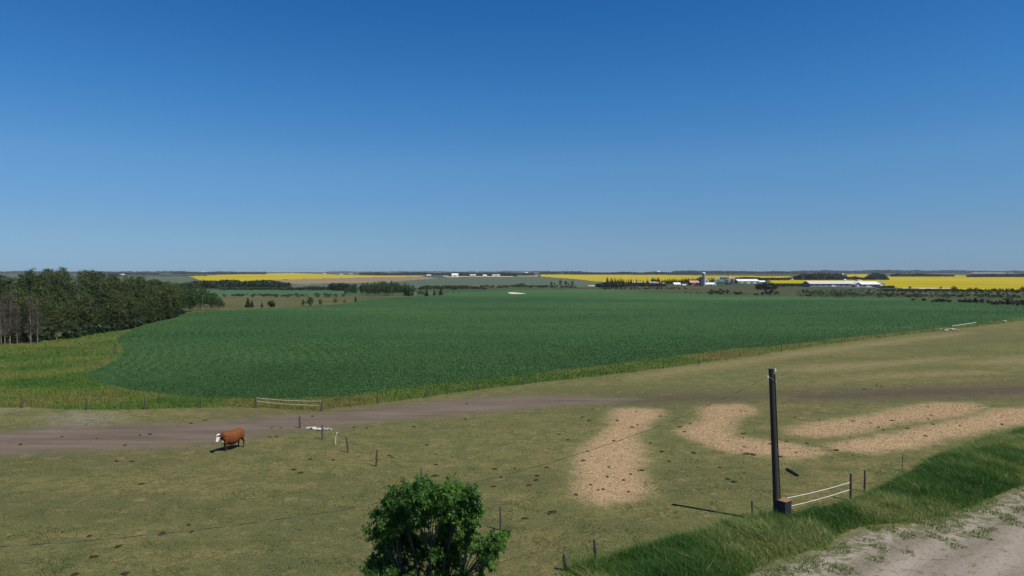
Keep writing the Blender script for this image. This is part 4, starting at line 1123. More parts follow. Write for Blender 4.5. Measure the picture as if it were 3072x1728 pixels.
gable(2048.5, 2058, 858, 853, 'camper_shed', 'tiny tan shed between farmhouse and red barn', 4, 'greywall', 'paleroof', doors=1)
# long poultry barns
gable(2430, 2574, 861, 843.8, 'long_barn', 'very long low grey barn with cream roof, left half', 16, 'greywall', 'paleroof', eave=.55, doors=1, wins=8)
gable(2572, 2641, 861, 845.3, 'long_barn', 'right wing of the long barns with white gable end', 15, 'greywall', 'whiteroof', eave=.5, doors=1, wins=4)
gable(2637, 2656, 859.5, 847.5, 'barn_annex', 'white gabled annex at the right end of the long barns', 12, 'whitewall', 'paleroof', endon=True, eave=.45, doors=0)
gable(2565, 2583, 862, 847.2, 'barn_porch', 'dark gabled cross wing between the two long barns', 6, 'greywall', 'whiteroof', endon=True, eave=.6, doors=1)
for i, (x0, x1, yt) in enumerate([(2531, 2538.5, 836), (2567, 2573, 838), (2573.5, 2579, 837.5), (2580, 2586, 839)]):
    bin_(x0, x1, 850, yt, ['lone white feed bin rising behind the left barn', 'left and darkest of three feed bins behind the barns', 'middle of three feed bins behind the barns', 'right of three feed bins behind the barns'][i], 'whiteroof' if i != 1 else 'steel', group='feed bins behind the long barns', cone=.3)
# white board fence in front of the barns
a, b = G3(2444, 863), G3(2629, 867)
o = thing('white_fence', a, 'long white board fence in front of the long barns', 'fence')
n = 40
g = Geo(); dv = (b - a)
for z in (.55, 1.0): g.tube([(0, 0, z), tuple(dv * .5 + Vector((0, 0, z))), tuple(dv + Vector((0, 0, z)))], .2, 4)
g.build('rail', MAT['whiteplastic'], o)
for k in range(n):
    p = dv * (k / (n - 1)); Geo().box((p.x, p.y, .6), (.15, .15, 1.3)).build('post', MAT['whiteplastic'], o)
# distant farm buildings
for (x0, x1, yb, yt, nm, lb, wl, rf, dp) in [
    (1280, 1292, 828.3, 823.8, 'white_shed', 'white shed at the right tip of the left yellow field', 'whitewall', 'whiteroof', 12),
    (1355, 1374, 830.3, 820.5, 'white_barn', 'tall bright white barn in the middle distance', 'whitewall', 'whiteroof', 14),
    (1330, 1342, 830.6, 827.5, 'grey_shed', 'low grey shed left of the tall white barn', 'greywall', 'paleroof', 8),
    (1410, 1427, 829.6, 823, 'grey_barn', 'square grey barn right of the tall white barn', 'greyroof', 'paleroof', 12),
    (1449, 1460, 829.6, 824, 'white_house', 'small white house right of the grey barn', 'whitewall', 'whiteroof', 9),
    (1477, 1500, 829, 822.6, 'long_house', 'long low white house beside the shelterbelt', 'whitewall', 'greyroof', 10),
    (1573, 1583, 822.6, 816.8, 'white_barn', 'white box barn right of the shelterbelt', 'whitewall', 'whiteroof', 16),
    (1597, 1617, 823.4, 816.6, 'white_barn', 'long white barn with blue grey roof right of the shelterbelt', 'whitewall', 'greyroof', 20),
    (1675, 1690, 823.2, 820.5, 'white_shed', 'pair of pale sheds on the rim of the middle yellow field', 'whitewall', 'whiteroof', 12),
    (1728, 1734, 822, 819.6, 'white_house', 'tiny white house on the rim of the yellow field, left one', 'whitewall', 'whiteroof', 12),
    (1744, 1750, 822, 819.6, 'white_house', 'tiny white house on the rim of the yellow field, second', 'whitewall', 'whiteroof', 12),
    (1756, 1763, 821, 817.2, 'blue_shed', 'bluish shed just below the horizon', 'whitewall', 'greyroof', 12),
    (1780, 1788, 821.6, 818, 'white_house', 'bright little white house below the horizon left of the spruces', 'whitewall', 'whiteroof', 12),
    (1917, 1958, 818.4, 816.2, 'long_barn', 'very long pale barn just below the horizon', 'whitewall', 'paleroof', 20),
    (1972, 1980, 819.6, 813, 'white_barn', 'white barn with high gable at the horizon', 'whitewall', 'whiteroof', 20),
    (2044, 2056, 820, 816.5, 'pale_shed', 'pale teal shed at the horizon left of the silos', 'whitewall', 'paleroof', 20),
    (309, 320, 819.2, 816, 'white_house', 'white house on the horizon beyond the left wood, left one', 'whitewall', 'whiteroof', 14),
    (358, 370, 825.5, 821.6, 'white_house', 'white house with peaked roof beyond the left wood', 'whitewall', 'whiteroof', 12),
    (606, 614, 816, 812, 'white_barn', 'white barn on the horizon above the left yellow field', 'whitewall', 'whiteroof', 20),
    (970, 977, 822.5, 820.2, 'white_house', 'white house on the ridge of the left yellow field', 'whitewall', 'whiteroof', 12),
    (1020, 1027, 824, 821.8, 'white_house', 'white house on the rim right of the yellow ridge', 'whitewall', 'whiteroof', 12),
    (1048, 1057, 823, 820.6, 'pale_shed', 'pale shed right of the yellow ridge', 'whitewall', 'paleroof', 12),
    (2525, 2532, 823.6, 820.8, 'white_house', 'white house beside the big dark wood', 'whitewall', 'whiteroof', 10),
    (2615, 2621, 814.6, 811.3, 'white_barn', 'white barn on the horizon above the right wood', 'whitewall', 'whiteroof', 30),
    (2701, 2707, 817.4, 815, 'white_house', 'white house below the horizon right of the dark woods', 'whitewall', 'whiteroof', 16),
    (2842, 2849, 819.2, 816, 'white_house', 'bright white house above the right yellow field', 'whitewall', 'whiteroof', 14),
    (2876, 2882, 818.6, 816.4, 'white_house', 'small white house right of the bright one above the right yellow field', 'whitewall', 'whiteroof', 14),
    (2918, 3045, 820, 818, 'long_barn', 'row of long pale sheds behind the thick right hedge', 'whitewall', 'paleroof', 20),
    (2668, 2674, 828.5, 825, 'pale_shed', 'pale shed at the left end of the right yellow field', 'whitewall', 'paleroof', 8)]:
    gable(x0, x1, yb, yt, nm, lb, dp, wl, rf, eave=.55, doors=1, wins=0)

# car parked by the machine shed, tractor-like trailer by the bins
def car(px, py, label):
    c = G3(px, py); o = thing('parked_car', c, label, 'car')
    pr = [(-2.2, .35), (-2.2, .85), (-1.9, 1.0), (-1.1, 1.08), (-.6, 1.5), (.9, 1.52), (1.6, 1.08), (2.15, .95), (2.25, .6), (2.2, .35)]
    n = len(pr); V = [(x, y, z) for y in (-.85, .85) for x, z in pr]
    g = Geo().add(V, [(i, (i + 1) % n, n + (i + 1) % n, n + i) for i in range(n)]); g.add(V, [tuple(range(n))[::-1], tuple(range(n, 2 * n))])
    g.build('body', MAT['carpaint'], o)
    for s in (-.86, .86):
        Geo().add([(-1.0, s, 1.1), (-.55, s, 1.44), (.85, s, 1.46), (1.35, s, 1.1)], [(0, 1, 2, 3)]).build('window', MAT['glass'], o)
        for x in (-1.35, 1.4):
            Geo().tube([(x, s - .1, .33), (x, s + .1, .33)], .33, 14).build('wheel', MAT['tyre'], o)
    o.scale = (1.15, 1.15, 1.15)
    return o
car(2231, 852.5, 'silver car parked in front of the long machine shed')
c = G3(2184, 853.5); o = thing('farm_trailer', c, 'dark flat farm trailer standing below the grey bins', 'trailer')
Geo().box((0, 0, 1.1), (6.4, 2.2, .9)).build('bed', MAT['dark'], o)
for x in (-2.2, -1.2, 2.2):
    for y in (-1.0, 1.0): Geo().tube([(x, y - .15, .45), (x, y + .15, .45)], .45, 12).build('wheel', MAT['tyre'], o)

# sand patch in the crop
g = Geo(); sp = W([(1524, 877), (1532, 876.5), (1548, 878.2), (1580, 880.6), (1560, 882), (1535, 881.8), (1526, 880)])
cc = sp.mean(0); g.add([(p[0], p[1], .012) for p in sp] + [(cc[0], cc[1], .5)], [(i, (i + 1) % len(sp), len(sp)) for i in range(len(sp))])
tag(g.build('sand_pile', MAT['sand']), 'pale bare sand heap on the far side of the crop field', 'sand heap')
g = Geo(); sp = W([(1764, 856.5), (1784, 856), (1784, 858.2), (1765, 858.4)])
g.add([(p[0], p[1], .012) for p in sp] + [(sp.mean(0)[0], sp.mean(0)[1], .4)], [(i, (i + 1) % 4, 4) for i in range(4)])
tag(g.build('gravel_heap', MAT['sand']), 'small pale gravel heap left of the dark conifers', 'gravel heap')

# ------------------------------------------------------------------ fences
PR = rs(250)
def post(parent, base, top_px, r=.055, lean=(0, 0), mat='postwood', name='post'):
    """post standing at world point base (local to parent)"""
    h = top_px
    n = 9
    b = Vector(base) - parent.location
    g = Geo()
    g.tube([(b.x, b.y, -.15), (b.x + lean[0] * .5, b.y + lean[1] * .5, h * .5), (b.x + lean[0], b.y + lean[1], h - .03), (b.x + lean[0], b.y + lean[1], h)], [r * 1.08, r, r * .95, r * .82], n)
    return g.build(name, MAT[mat], parent, True)

def wires(parent, pts, zs, sag=.05, r=.006, mat='darkwire', name='wire'):
    for z in zs:
        g = Geo(); P = []
        for a, b in zip(pts[:-1], pts[1:]):
            for k in range(5):
                f = k / 5; p = a.lerp(b, f) - parent.location
                P.append((p.x, p.y, z - 4 * sag * f * (1 - f)))
        p = pts[-1] - parent.location; P.append((p.x, p.y, z))
        g.tube(P, r, 4); g.build(name, MAT[mat], parent)

def fence(name, label, posts, zs, r=.055, **kw):
    """posts: (px, base row, top row, top px shift)"""
    B = [G3(p[0], p[1]) for p in posts]
    o = thing(name, B[0], label, 'fence')
    for b, p in zip(B, posts):
        h = (p[1] - p[2]) / FPX * b.y
        post(o, b, h, r * (p[4] if len(p) > 4 else 1), ((p[3] if len(p) > 3 else 0) / FPX * b.y, 0))
    if zs: wires(o, B, zs, **kw)
    return o
fence('wire_fence', 'line of weathered posts running from the dirt track down past the tree', [(900,1284,1248,-1,1.3),(967,1318,1273,0),(1045,1357,1309,-6),(1129,1399,1348,3),(1264,1464,1403,0,.8),(1502,1590,1517,-1,.8),(1697,1712,1660,-4,1.3)], (.5, .9), r=.065)
fence('wire_fence', 'short posts beside the tall roadside grass at the bottom of the view', [(1790,1700,1617,-6,1.5),(2258,1548,1502,-2,1.2)], (.8,))
fence('wire_fence', 'wooden posts at the roadside right of the utility pole', [(2552,1500,1419,0,1.4),(2594,1475,1409,0,1.1),(2706,1412,1361,2,.5)], (.6, .95))
fence('wire_fence', 'row of grey posts below the grassy field margin on the left', [(-150,1224,1190),(66,1223,1192,1),(260,1230,1196,2),(434,1228,1193,1),(602,1224,1190,2),(768,1223,1190,0,1.5)], (.4, .75, 1.0), r=.07)
fence('wire_fence', 'long row of posts along the dry margin between crop and pasture', [(964,1234,1203,3,1.7),(1133,1210,1180,0),(1268,1194,1169,20,1.2),(1434,1170,1145,0,.7),(1568,1155,1126,0,1.1),(1694,1140,1118,0,.6),(1802,1130,1105,0,.8),(1899,1117,1096,0,.6),(1991,1106,1077,0,1),(2097,1094,1068,0,1),(2183,1082,1064,-8,.8),(2344,1057,1035,0,1),(2525,1030,1012,0,.8),(2654,1013,993,0,.9),(2706,1004,985,0,.8),(2801,994,976,0,.9),(2853,987,970,0,1)], (.35, .7, 1.0), r=.06)
fence('wire_fence', 'last fence posts by the far rope gate at the right', [(2931,978,961,0,1),(3013,966,952,0,1),(3110,955,940,0,1)], (.4, .9), r=.06)

def rope_gate(label, a, b, zs, r=.02, sag=.10):
    o = thing('rope_gate', a, label, 'gate')
    for z0, z1 in zs:
        P = []
        for k in range(13):
            f = k / 12; p = a.lerp(b, f) - a
            P.append((p.x, p.y, z0 + (z1 - z0) * f - 4 * sag * f * (1 - f)))
        Geo().tube(P, r, 6).build('rope', MAT['rope'], o, True)
    return o
rope_gate('two white ropes stretched across the gap in the left field fence', G3(768, 1223), G3(966, 1234), ((.98, 1.0), (.66, .58)), .017)
rope_gate('two white ropes between the steel box and the roadside post', G3(2347, 1552), G3(2550, 1500), ((1.02, 1.05), (.52, .62)), .017, .06)
rope_gate('single white rope across the far gate at the right', G3(2856, 987), G3(2929, 978), ((.75, .95),), .05, .05)

# lone sticks, log, plastic, rocks
c = G3(1007, 1333); o = Geo().tube([(0, 0, -.05), (-.02, 0, .4), (.05, 0, .75), (.13, 0, .92)], [.03, .028, .026, .024], 8).tube([(.08, 0, .93), (.19, 0, .93)], .03, 8).build('fence_stake', MAT['rope'], None, True)
o.location = c; tag(o, 'thin bent white stake between two weathered posts', 'stake')
a, b = G3(2361, 1410), G3(2394, 1430)
o = Geo().tube([(0, 0, .08), tuple((b - a) * .5 + Vector((0, 0, .09))), tuple(b - a + Vector((0, 0, .08)))], [.09, .10, .085], 10).build('log', MAT['polewood'], None, True)
o.location = a; tag(o, 'short dark log lying on the pasture right of the pole', 'log')
c = G3(2262, 1548); o = Geo().tube([(0, 0, .55), (.75, .1, .05)], [.035, .03], 6).build('brace_stick', MAT['postwood']); o.location = c; tag(o, 'thin diagonal stick leaning on the short roadside post', 'stick')
# crumpled white plastic
r = rs(260); a = G3(920, 1286); b = G3(994, 1291); V = []; nx, ny = 26, 7
for i in range(nx):
    for j in range(ny):
        f = i / (nx - 1); w = .10 + .22 * math.sin(math.pi * min(1, f * 1.1)) ** .7
        p = a.lerp(b, f) - a; V.append((p.x + r.uniform(-.05, .05), p.y + (j / (ny - 1) - .5) * 2 * w + .5 * math.sin(f * 9) * .3, .02 + r.uniform(0, .14)))
o = Geo().add(V, [(i * ny + j, (i + 1) * ny + j, (i + 1) * ny + j + 1, i * ny + j + 1) for i in range(nx - 1) for j in range(ny - 1) if r.rand() > .12]).build('plastic_sheet', MAT['whiteplastic'])
o.location = a; tag(o, 'crumpled white plastic sheet lying by the dirt track corner', 'plastic sheet')
def rock(px, py, s, label, group=None):
    r = rs(int(px)); g = Geo(); th = np.linspace(0, math.pi, 6); V = []
    for t in th:
        for k in range(9):
            q = r.uniform(.8, 1.15)
            V.append((s * q * math.sin(t) * math.cos(k * .698), s * .8 * q * math.sin(t) * math.sin(k * .698), s * .45 + s * .6 * q * math.cos(t)))
    g.add(V, [(i * 9 + k, (i + 1) * 9 + k, (i + 1) * 9 + (k + 1) % 9, i * 9 + (k + 1) % 9) for i in range(5) for k in range(9)])
    o = g.build('rock', MAT['rock']); o.location = G3(px, py); tag(o, label, 'rock', group)
rock(3015, 967, .55, 'bright pale boulder by the last fence posts at the right')
for px, py, s in ((2838, 993, .45), (2846, 990, .35), (2857, 991, .5), (2866, 990, .35), (2873, 991, .3), (2822, 990, .3)):
    rock(px, py, s, 'small tan rock in the heap by the far rope gate', 'rocks by the far rope gate')
# leaning thin dead stems left of the crop
c = G3(330, 1078); o = Geo().tube([(0, 0, 0), (-.3, .2, 1.6), (-.75, .5, 3.3)], [.05, .04, .02], 5).build('leaning_stem', MAT['twig']); o.location = c
tag(o, 'thin grey leaning stem in the grass at the left tip of the crop', 'dead stem')
g = G(345, 1072); DT.put(1, (g[0], g[1], 0), 1, .22, 'low grey dead shrub at the left tip of the crop', 'bush', None)

# ------------------------------------------------------------------ utility pole with steel box and cable
PB = G3(2331, 1568); PT = AT(2313.5, 1108, PB.y)
o = thing('utility_pole', PB, 'tall dark wooden utility pole with a steel box at its foot', 'utility pole')
L = PT - PB
Geo().tube([(0, 0, -.3), tuple(L * .33), tuple(L * .66), tuple(L)], [.160, .152, .143, .135], 16).build('pole', MAT['polewood'], o, True)
Geo().tube([(0.19, -.06, .3), tuple(L * .5 + Vector((.175, -.06, 0))), tuple(L * .97 + Vector((.16, -.06, 0)))], .035, 8).build('conduit', MAT['dark'], o, True)
Geo().tube([(0, 0, 0), (0, 0, .025)], .16, 16).build('cap', MAT['dark'], o).location = L
def insul(p):
    q = Vector(p)
    x = Geo().tube([tuple(q), tuple(q + Vector((0, 0, .05))), tuple(q + Vector((0, 0, .07))), tuple(q + Vector((0, 0, .13)))], [.05, .05, .035, .045], 12).build('insulator', MAT['porcelain'], o, True)
insul(L + Vector((.20, -.04, -.09))); insul(L + Vector((-.20, -.06, -.46)))
Geo().tube([tuple(L + Vector(v)) for v in ((.2, -.06, -.05), (.35, -.06, -.3), (.43, -.06, -.62), (.38, -.06, -.82), (.2, -.1, -.68), (0, -.2, -.5), (-.18, -.1, -.38))], .012, 6).build('wire_loop', MAT['steel'], o, True)
bx = Vector((.34, -.12, 0)); ang = math.radians(38)
x = Geo().box((bx.x, bx.y, .88), (.62, .46, .74), ang).build('junction_box', MAT['boxsteel'], o)
y_ = Geo().box((bx.x, bx.y, 1.275), (.70, .54, .045), ang).build('lid', MAT['rust'], x)

# twisted service cable from the pole to a building left of the camera
tw = M('twisted_cable', .6, .3)
wv = tw.n('ShaderNodeTexWave'); wv.inputs['Scale'].default_value = 0.32; wv.inputs['Distortion'].default_value = .6
tw.l(tw.pos((1, .2, .2)), wv.inputs[0]); tw.col(tw.ramp(wv.outputs['Fac'], [(.35, (.03, .03, .028)), (.7, (.10, .10, .09))]))
PA = PB + L + Vector((-.2, -.06, -.4))
PE = AT(-420, 1668, 24.0)
tgt = [(2125,1221),(1880,1325),(1600,1408),(1380,1458),(1120,1508),(900,1546),(500,1605),(0,1645)]
best = None
for sx in range(60):
    s = .2 + sx * .08
    for dd in (18, 20, 22, 24, 26, 28, 30, 32):
        for yy in (1640, 1650, 1660, 1670):
            E = AT(-420, yy, dd)
            P_ = []
            for k in range(61):
                f = k / 60; p = PA.lerp(E, f); p.z -= 4 * s * f * (1 - f); P_.append(project(p))
            P_ = np.array(P_)[::-1]
            e = sum((np.interp(a, P_[:, 0], P_[:, 1]) - b) ** 2 for a, b in tgt)
            if best is None or e < best[0]: best = (e, s, dd, yy)
E = AT(-420, best[3], best[2]); s = best[1]
print('cable fit', best)
P_ = []
for k in range(81):
    f = k / 80; p = PA.lerp(E, f); p.z -= 4 * s * f * (1 - f); P_.append(tuple(p - PA))
cb = Geo().tube(P_, .011, 6).build('service_cable', tw.m, None, True); cb.location = PA
tag(cb, 'long twisted cable sagging from the utility pole across the pasture', 'cable')
# pale electric tape lines strung low over the pasture
def tape(pts, z, label):
    P0 = G3(*pts[0]); g = Geo(); g.tube([tuple(G3(*p) - P0 + Vector((0, 0, z))) for p in pts], .005, 4)
    o = g.build('electric_tape', MAT['postwood']); o.location = P0; tag(o, label, 'wire')
tape([(905,1289),(1254,1279),(1500,1258),(1822,1228)], .35, 'thin pale electric wire along the lower side of the dirt track')
tape([(1845,1190),(2000,1178),(2171,1162),(2300,1150)], .35, 'thin pale electric wire beyond the end of the dirt track')
tape([(2510,1122),(2620,1104),(2707,1088),(3012,1040),(3200,1010)], .35, 'thin pale electric wire across the right pasture')

# ------------------------------------------------------------------ dung on the pasture
def dung():
    r = rs(270); V = [(0, 0, .06)]; F = []
    for j, (q, z) in enumerate([(.35, .065), (.7, .05), (1.0, .0)]):
        for k in range(12):
            a = k * math.pi / 6; w = q * .15 * r.uniform(.6, 1.35); V.append((w * math.cos(a), w * math.sin(a), z * r.uniform(.8, 1.2)))
    g = Geo(); g.add(V, [(0, 1 + k, 1 + (k + 1) % 12) for k in range(12)])
    g.add(V, [(1 + j * 12 + k, 13 + j * 12 + k, 13 + j * 12 + (k + 1) % 12, 1 + j * 12 + (k + 1) % 12) for j in range(2) for k in range(12)])
    return g.build('dung_pile', MAT['dung'], None, True)
SPOTS = [(282,1671,1.1),(225,1724,1.0),(375,1722,1.1),(355,1640,.9),(487,1601,1.1),(575,1596,.7),(268,1609,.7),(425,1452,.8),(566,1575,.8),(480,1605,.6),(882,1409,1),(902,1419,.8),(1168,1367,.9),(1177,1373,.7),(1242,1281,.9),(1281,1335,.9),(1307,1394,.9),(1306,1428,1.1),(1484,1408,.9),(1503,1432,.7),(1480,1460,.7),(1609,1441,.9),(1587,1456,.8),(1575,1556,.9),
 (1852,1262,1),(1897,1282,1.2),(1913,1276,.8),(1841,1323,1),(1762,1354,.9),(1750,1382,.9),(1827,1402,.8),(1822,1431,.8),(1923,1412,1),(1892,1423,.6),(1871,1441,.6),(1810,1469,.7),(1772,1455,.7),(1795,1471,.5),(1885,1476,.5),(1728,1485,.8),(1640,1403,.9),(1611,1428,1),(1658,1536,1),(1647,1543,.5),(1703,1320,1),(1677,1303,.7),(1747,1252,.9),(1767,1262,.8),(1909,1236,.7),(1980,1249,.9),(1985,1355,1),(1983,1355,.8),(1951,1330,.8),(2007,1384,.8),(2039,1281,1.2),(2053,1295,.9),(2071,1271,.8),(2080,1359,.9),(2160,1403,.7),(2184,1438,1),(2203,1446,1.2),(2223,1233,.8),(2236,1235,.7),(2228,1301,.9),(2229,1314,.7),(2233,1341,.7),(2240,1362,1.4),(2258,1364,1.2),(2340,1371,1.2),(2310,1332,.9),(2236,1300,.8),(2384,1253,.9),
 (2458,1262,1),(2560,1264,1.1),(2676,1262,1.1),(2784,1221,.9),(2794,1246,1),(2785,1257,.8),(2800,1273,1),(2938,1219,1.1),(2635,1282,.8),(2612,1270,.7),(2650,1290,.8),(2722,1286,1.2),(2509,1351,1.3),(2776,1308,.9),(2880,1278,.8),(3006,1273,1.1),(2362,1326,.9),(2420,1330,.7),(2388,1358,.7),(2371,1113,.9),(2461,1100,.8),(2736,1071,.8),(2494,1070,.8),(2645,1161,.8),(2592,1168,.9),(2712,1166,.8),(2630,1157,.7),(450,1303,.9),(420,1306,.8),(186,1311,.5),(375,1336,.8),(573,1271,1),(615,1261,.9),(62,1334,.8),(290,1316,.5),(350,1384,1),(395,1385,1),(810,1312,.9),(830,1310,.9),(815,1284,.5),(938,1249,.8),(842,1284,.5),(1062,1282,.8),(1100,1285,.9),(1000,1380,.8),(930,1378,.8),(1545,1406,.6),(1340,1190,.6),(1400,1212,.7),(1397,1258,.7)]
D0 = dung(); DR = rs(280)
for i, (px, py, s) in enumerate(SPOTS):
    d_ = D0 if i == 0 else D0.copy()
    if i: COL.objects.link(d_)
    d_.location = G3(px, py); d_.rotation_euler = (0, 0, DR.uniform(0, 6.28)); d_.scale = (s * DR.uniform(.9, 1.7), s * DR.uniform(.8, 1.3), 1.0)
    pw = np.array([[d_.location.x, d_.location.y]])
    on = 'on the dirt track' if sdist(pw, WP['track'])[0] > 0 else None
    for k_, nm_ in (('A', 'on the tall straw patch'), ('B', 'on the hooked straw behind the pole'), ('C', 'on the upper right straw patch'), ('D', 'on the lower right straw patch')):
        if sdist(pw, WP['straw' + k_])[0] > 0: on = nm_
    if not on:
        on = ('in grass left of the foreground tree' if px < 1100 and py > 1340 else 'in grass near the dirt track' if py < 1340 and px < 1700
              else 'in grass between foreground tree and straw' if px < 1760 else 'in grass left of the utility pole' if px < 2330 else 'in grass beyond the right straw patches' if py < 1205 else 'in grass around the right straw patches')
    tag(d_, 'flat dark brown cow pat ' + on, 'cow pat', 'cow pats ' + on)

# ------------------------------------------------------------------ the cow
def cow():
    R_ = math.radians
    parts = []
    def loft(secs, n=20):
        """secs: (x, z, half height, half width, y) rings along the body"""
        V = []
        for x, z, hh, hw, *yy in secs:
            y0 = yy[0] if yy else 0
            for k in range(n):
                a = 2 * math.pi * k / n
                ca, sa = math.cos(a), math.sin(a)
                V.append((x, y0 + hw * math.copysign(abs(ca) ** .85, ca), z + hh * math.copysign(abs(sa) ** .85, sa)))
        F = [(i * n + k, i * n + (k + 1) % n, (i + 1) * n + (k + 1) % n, (i + 1) * n + k) for i in range(len(secs) - 1) for k in range(n)]
        g.add(V, F)
        m_ = len(secs) - 1
        g.add(V[:n] + [np.mean(V[:n], 0)], [((k + 1) % n, k, n) for k in range(n)])
        g.add(V[m_ * n:] + [np.mean(V[m_ * n:], 0)], [(k, (k + 1) % n, n) for k in range(n)])
    g = Geo()
    # trunk, rump to chest
    loft([(-.88, 1.16, .10, .09), (-.84, 1.10, .24, .19), (-.72, 1.04, .36, .29), (-.48, .96, .425, .34), (-.20, .86, .48, .41), (.10, .82, .50, .43), (.35, .85, .47, .39), (.56, .92, .43, .31), (.72, .99, .34, .22), (.84, 1.03, .25, .16)])
    # neck and head: held level, turned towards the viewer
    hy = .14
    nk = [(.62, 1.10, 0, .27, .19), (.80, 1.13, .01, .235, .155), (.97, 1.16, .04, .20, .135), (1.10, 1.18, .08, .17, .125)]
    def tub(P_, n=14):
        g.tube([p[:3] for p in P_], [p[3] for p in P_], n)
    tub([(.60, 0, 1.05, .27), (.80, .01, 1.10, .22), (.97, .04, 1.14, .18), (1.10, .08, 1.17, .155), (1.16, .10, 1.17, .12)])
    # head: skull to muzzle, turned to the left side and dipped
    tub([(1.08, .08, 1.24, .10), (1.15, .11, 1.20, .145), (1.23, .16, 1.10, .140), (1.30, .21, .99, .115), (1.36, .25, .88, .095), (1.40, .275, .81, .092), (1.42, .285, .77, .055)])
    # legs
    for s in (-1, 1):
        f = .06 * s
        tub([(.56 + f, .17 * s, .92, .17), (.57 + f, .19 * s, .72, .115), (.55 + f, .19 * s, .52, .078), (.55 + f, .19 * s, .42, .066), (.56 + f, .19 * s, .32, .048), (.56 + f, .19 * s, .12, .046), (.585 + f, .19 * s, .05, .062), (.60 + f, .19 * s, 0, .066)], 12)
        h = -.08 * s
        tub([(-.60 + h, .15 * s, .98, .23), (-.58 + h, .19 * s, .78, .175), (-.64 + h, .19 * s, .62, .105), (-.75 + h, .19 * s, .48, .072), (-.745 + h, .19 * s, .38, .054), (-.72 + h, .19 * s, .14, .048), (-.70 + h, .19 * s, .05, .062), (-.68 + h, .19 * s, 0, .066)], 12)
    # udder, brisket, tail
    tub([(-.42, 0, .62, .10), (-.36, 0, .55, .12), (-.28, 0, .56, .06)])
    tub([(.60, 0, .66, .12), (.72, 0, .66, .13), (.80, 0, .76, .10)])
    tub([(-.84, 0, 1.28, .05), (-.92, 0, 1.18, .038), (-.95, .01, .90, .028), (-.95, .02, .62, .024), (-.95, .02, .52, .045), (-.96, .02, .38, .03)], 8)
    # ears: flat leaves out to the side
    for sx, sy in ((-.05, -1), (.03, 1)):
        c0 = Vector((1.12, .09, 1.24)); dv = Vector((.10 - .22 * 0, .20 * sy, -.01)).normalized()
        dv = Vector((-.35 * sy * .5, .9 * sy, -.05)).normalized()
        tub([tuple(c0 + dv * .10) + (.035,), tuple(c0 + dv * .17) + (.055,), tuple(c0 + dv * .25) + (.05,), tuple(c0 + dv * .31) + (.018,)], 8)
    tmp = g.build('body_src', MAT['rope'])
    md = tmp.modifiers.new('r', 'REMESH'); md.mode = 'VOXEL'; md.voxel_size = .018; md.use_smooth_shade = True
    sm = tmp.modifiers.new('s', 'SMOOTH'); sm.factor = .6; sm.iterations = 5
    dg = bpy.context.evaluated_depsgraph_get(); dg.update()
    me = bpy.data.meshes.new_from_object(tmp.evaluated_get(dg))
    bpy.data.objects.remove(tmp)
    n = len(me.vertices); co = np.zeros(n * 3); me.vertices.foreach_get('co', co); co = co.reshape(-1, 3)
    x, y, z = co[:, 0], co[:, 1], co[:, 2]
    col = np.zeros((n, 4)); col[:] = (.185, .058, .014, 1)
    nz = fbm(x * 5 + 20, y * 5 + z * 4 + 9, 3)
    col[:, :3] *= (0.70 + .6 * nz)[:, None]
    low = np.clip((.62 - z) / .3, 0, 1)
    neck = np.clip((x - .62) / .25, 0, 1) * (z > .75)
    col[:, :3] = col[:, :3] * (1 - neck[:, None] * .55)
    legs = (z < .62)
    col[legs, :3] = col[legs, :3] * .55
    head = (x - 1.10) * .75 + (y - .09) * .35 + (1.22 - z) * .15 > .0
    ear = (np.abs((y - .09) + (x - 1.12) * .25) > .155) & (z > 1.14)
    w = head & ~ear & (z > .74)
    col[w, :3] = (.74, .70, .62)
    mz = (z < .84) & (x > 1.25); col[mz, :3] = (.50, .36, .30)
    br = (x > .62) & (x < .95) & (z < .80) & (z > .5) & (np.abs(y) < .13); col[br, :3] = (.62, .58, .50)
    col[ear & (x > 1.0), :3] = (.06, .025, .012)
    col[z < .07, :3] = (.05, .04, .03)
    tail = (x < -.9) & (z < .56); col[tail, :3] = (.16, .07, .03)
    A = me.color_attributes.new('coat', 'FLOAT_COLOR', 'POINT'); A.data.foreach_set('color', col.ravel())
    m = M('cow_coat', .75, .25)
    at = m.n('ShaderNodeAttribute', attribute_name='coat'); m.col(at.outputs['Color']); m.bump(m.noise(30, 3), .01, .5)
    me.materials.clear(); me.materials.append(m.m)
    me.polygons.foreach_set('use_smooth', np.ones(len(me.polygons), bool))
    root = thing('cow', (0, 0, 0), 'red brown cow with white face standing by the dirt track', 'cow')
    b = bpy.data.objects.new('body', me); COL.objects.link(b); b.parent = root
    for s, p in ((-1, (1.255, .055, 1.13)), (1, (1.135, .265, 1.12))):
        Geo().tube([(p[0] - .02, p[1], p[2]), (p[0], p[1], p[2]), (p[0] + .015, p[1], p[2])], [.012, .022, .010], 8).build('eye', MAT['dark'], root, True)
    return root
c = cow()
f0 = G3(677, 1354); r0 = G3(716, 1341)
c.location = ((f0.x + r0.x) / 2, (f0.y + r0.y) / 2, 0)
c.rotation_euler = (0, 0, math.atan2(-.83, -.56))
c.scale = (1.05, 1.05, 1.08)

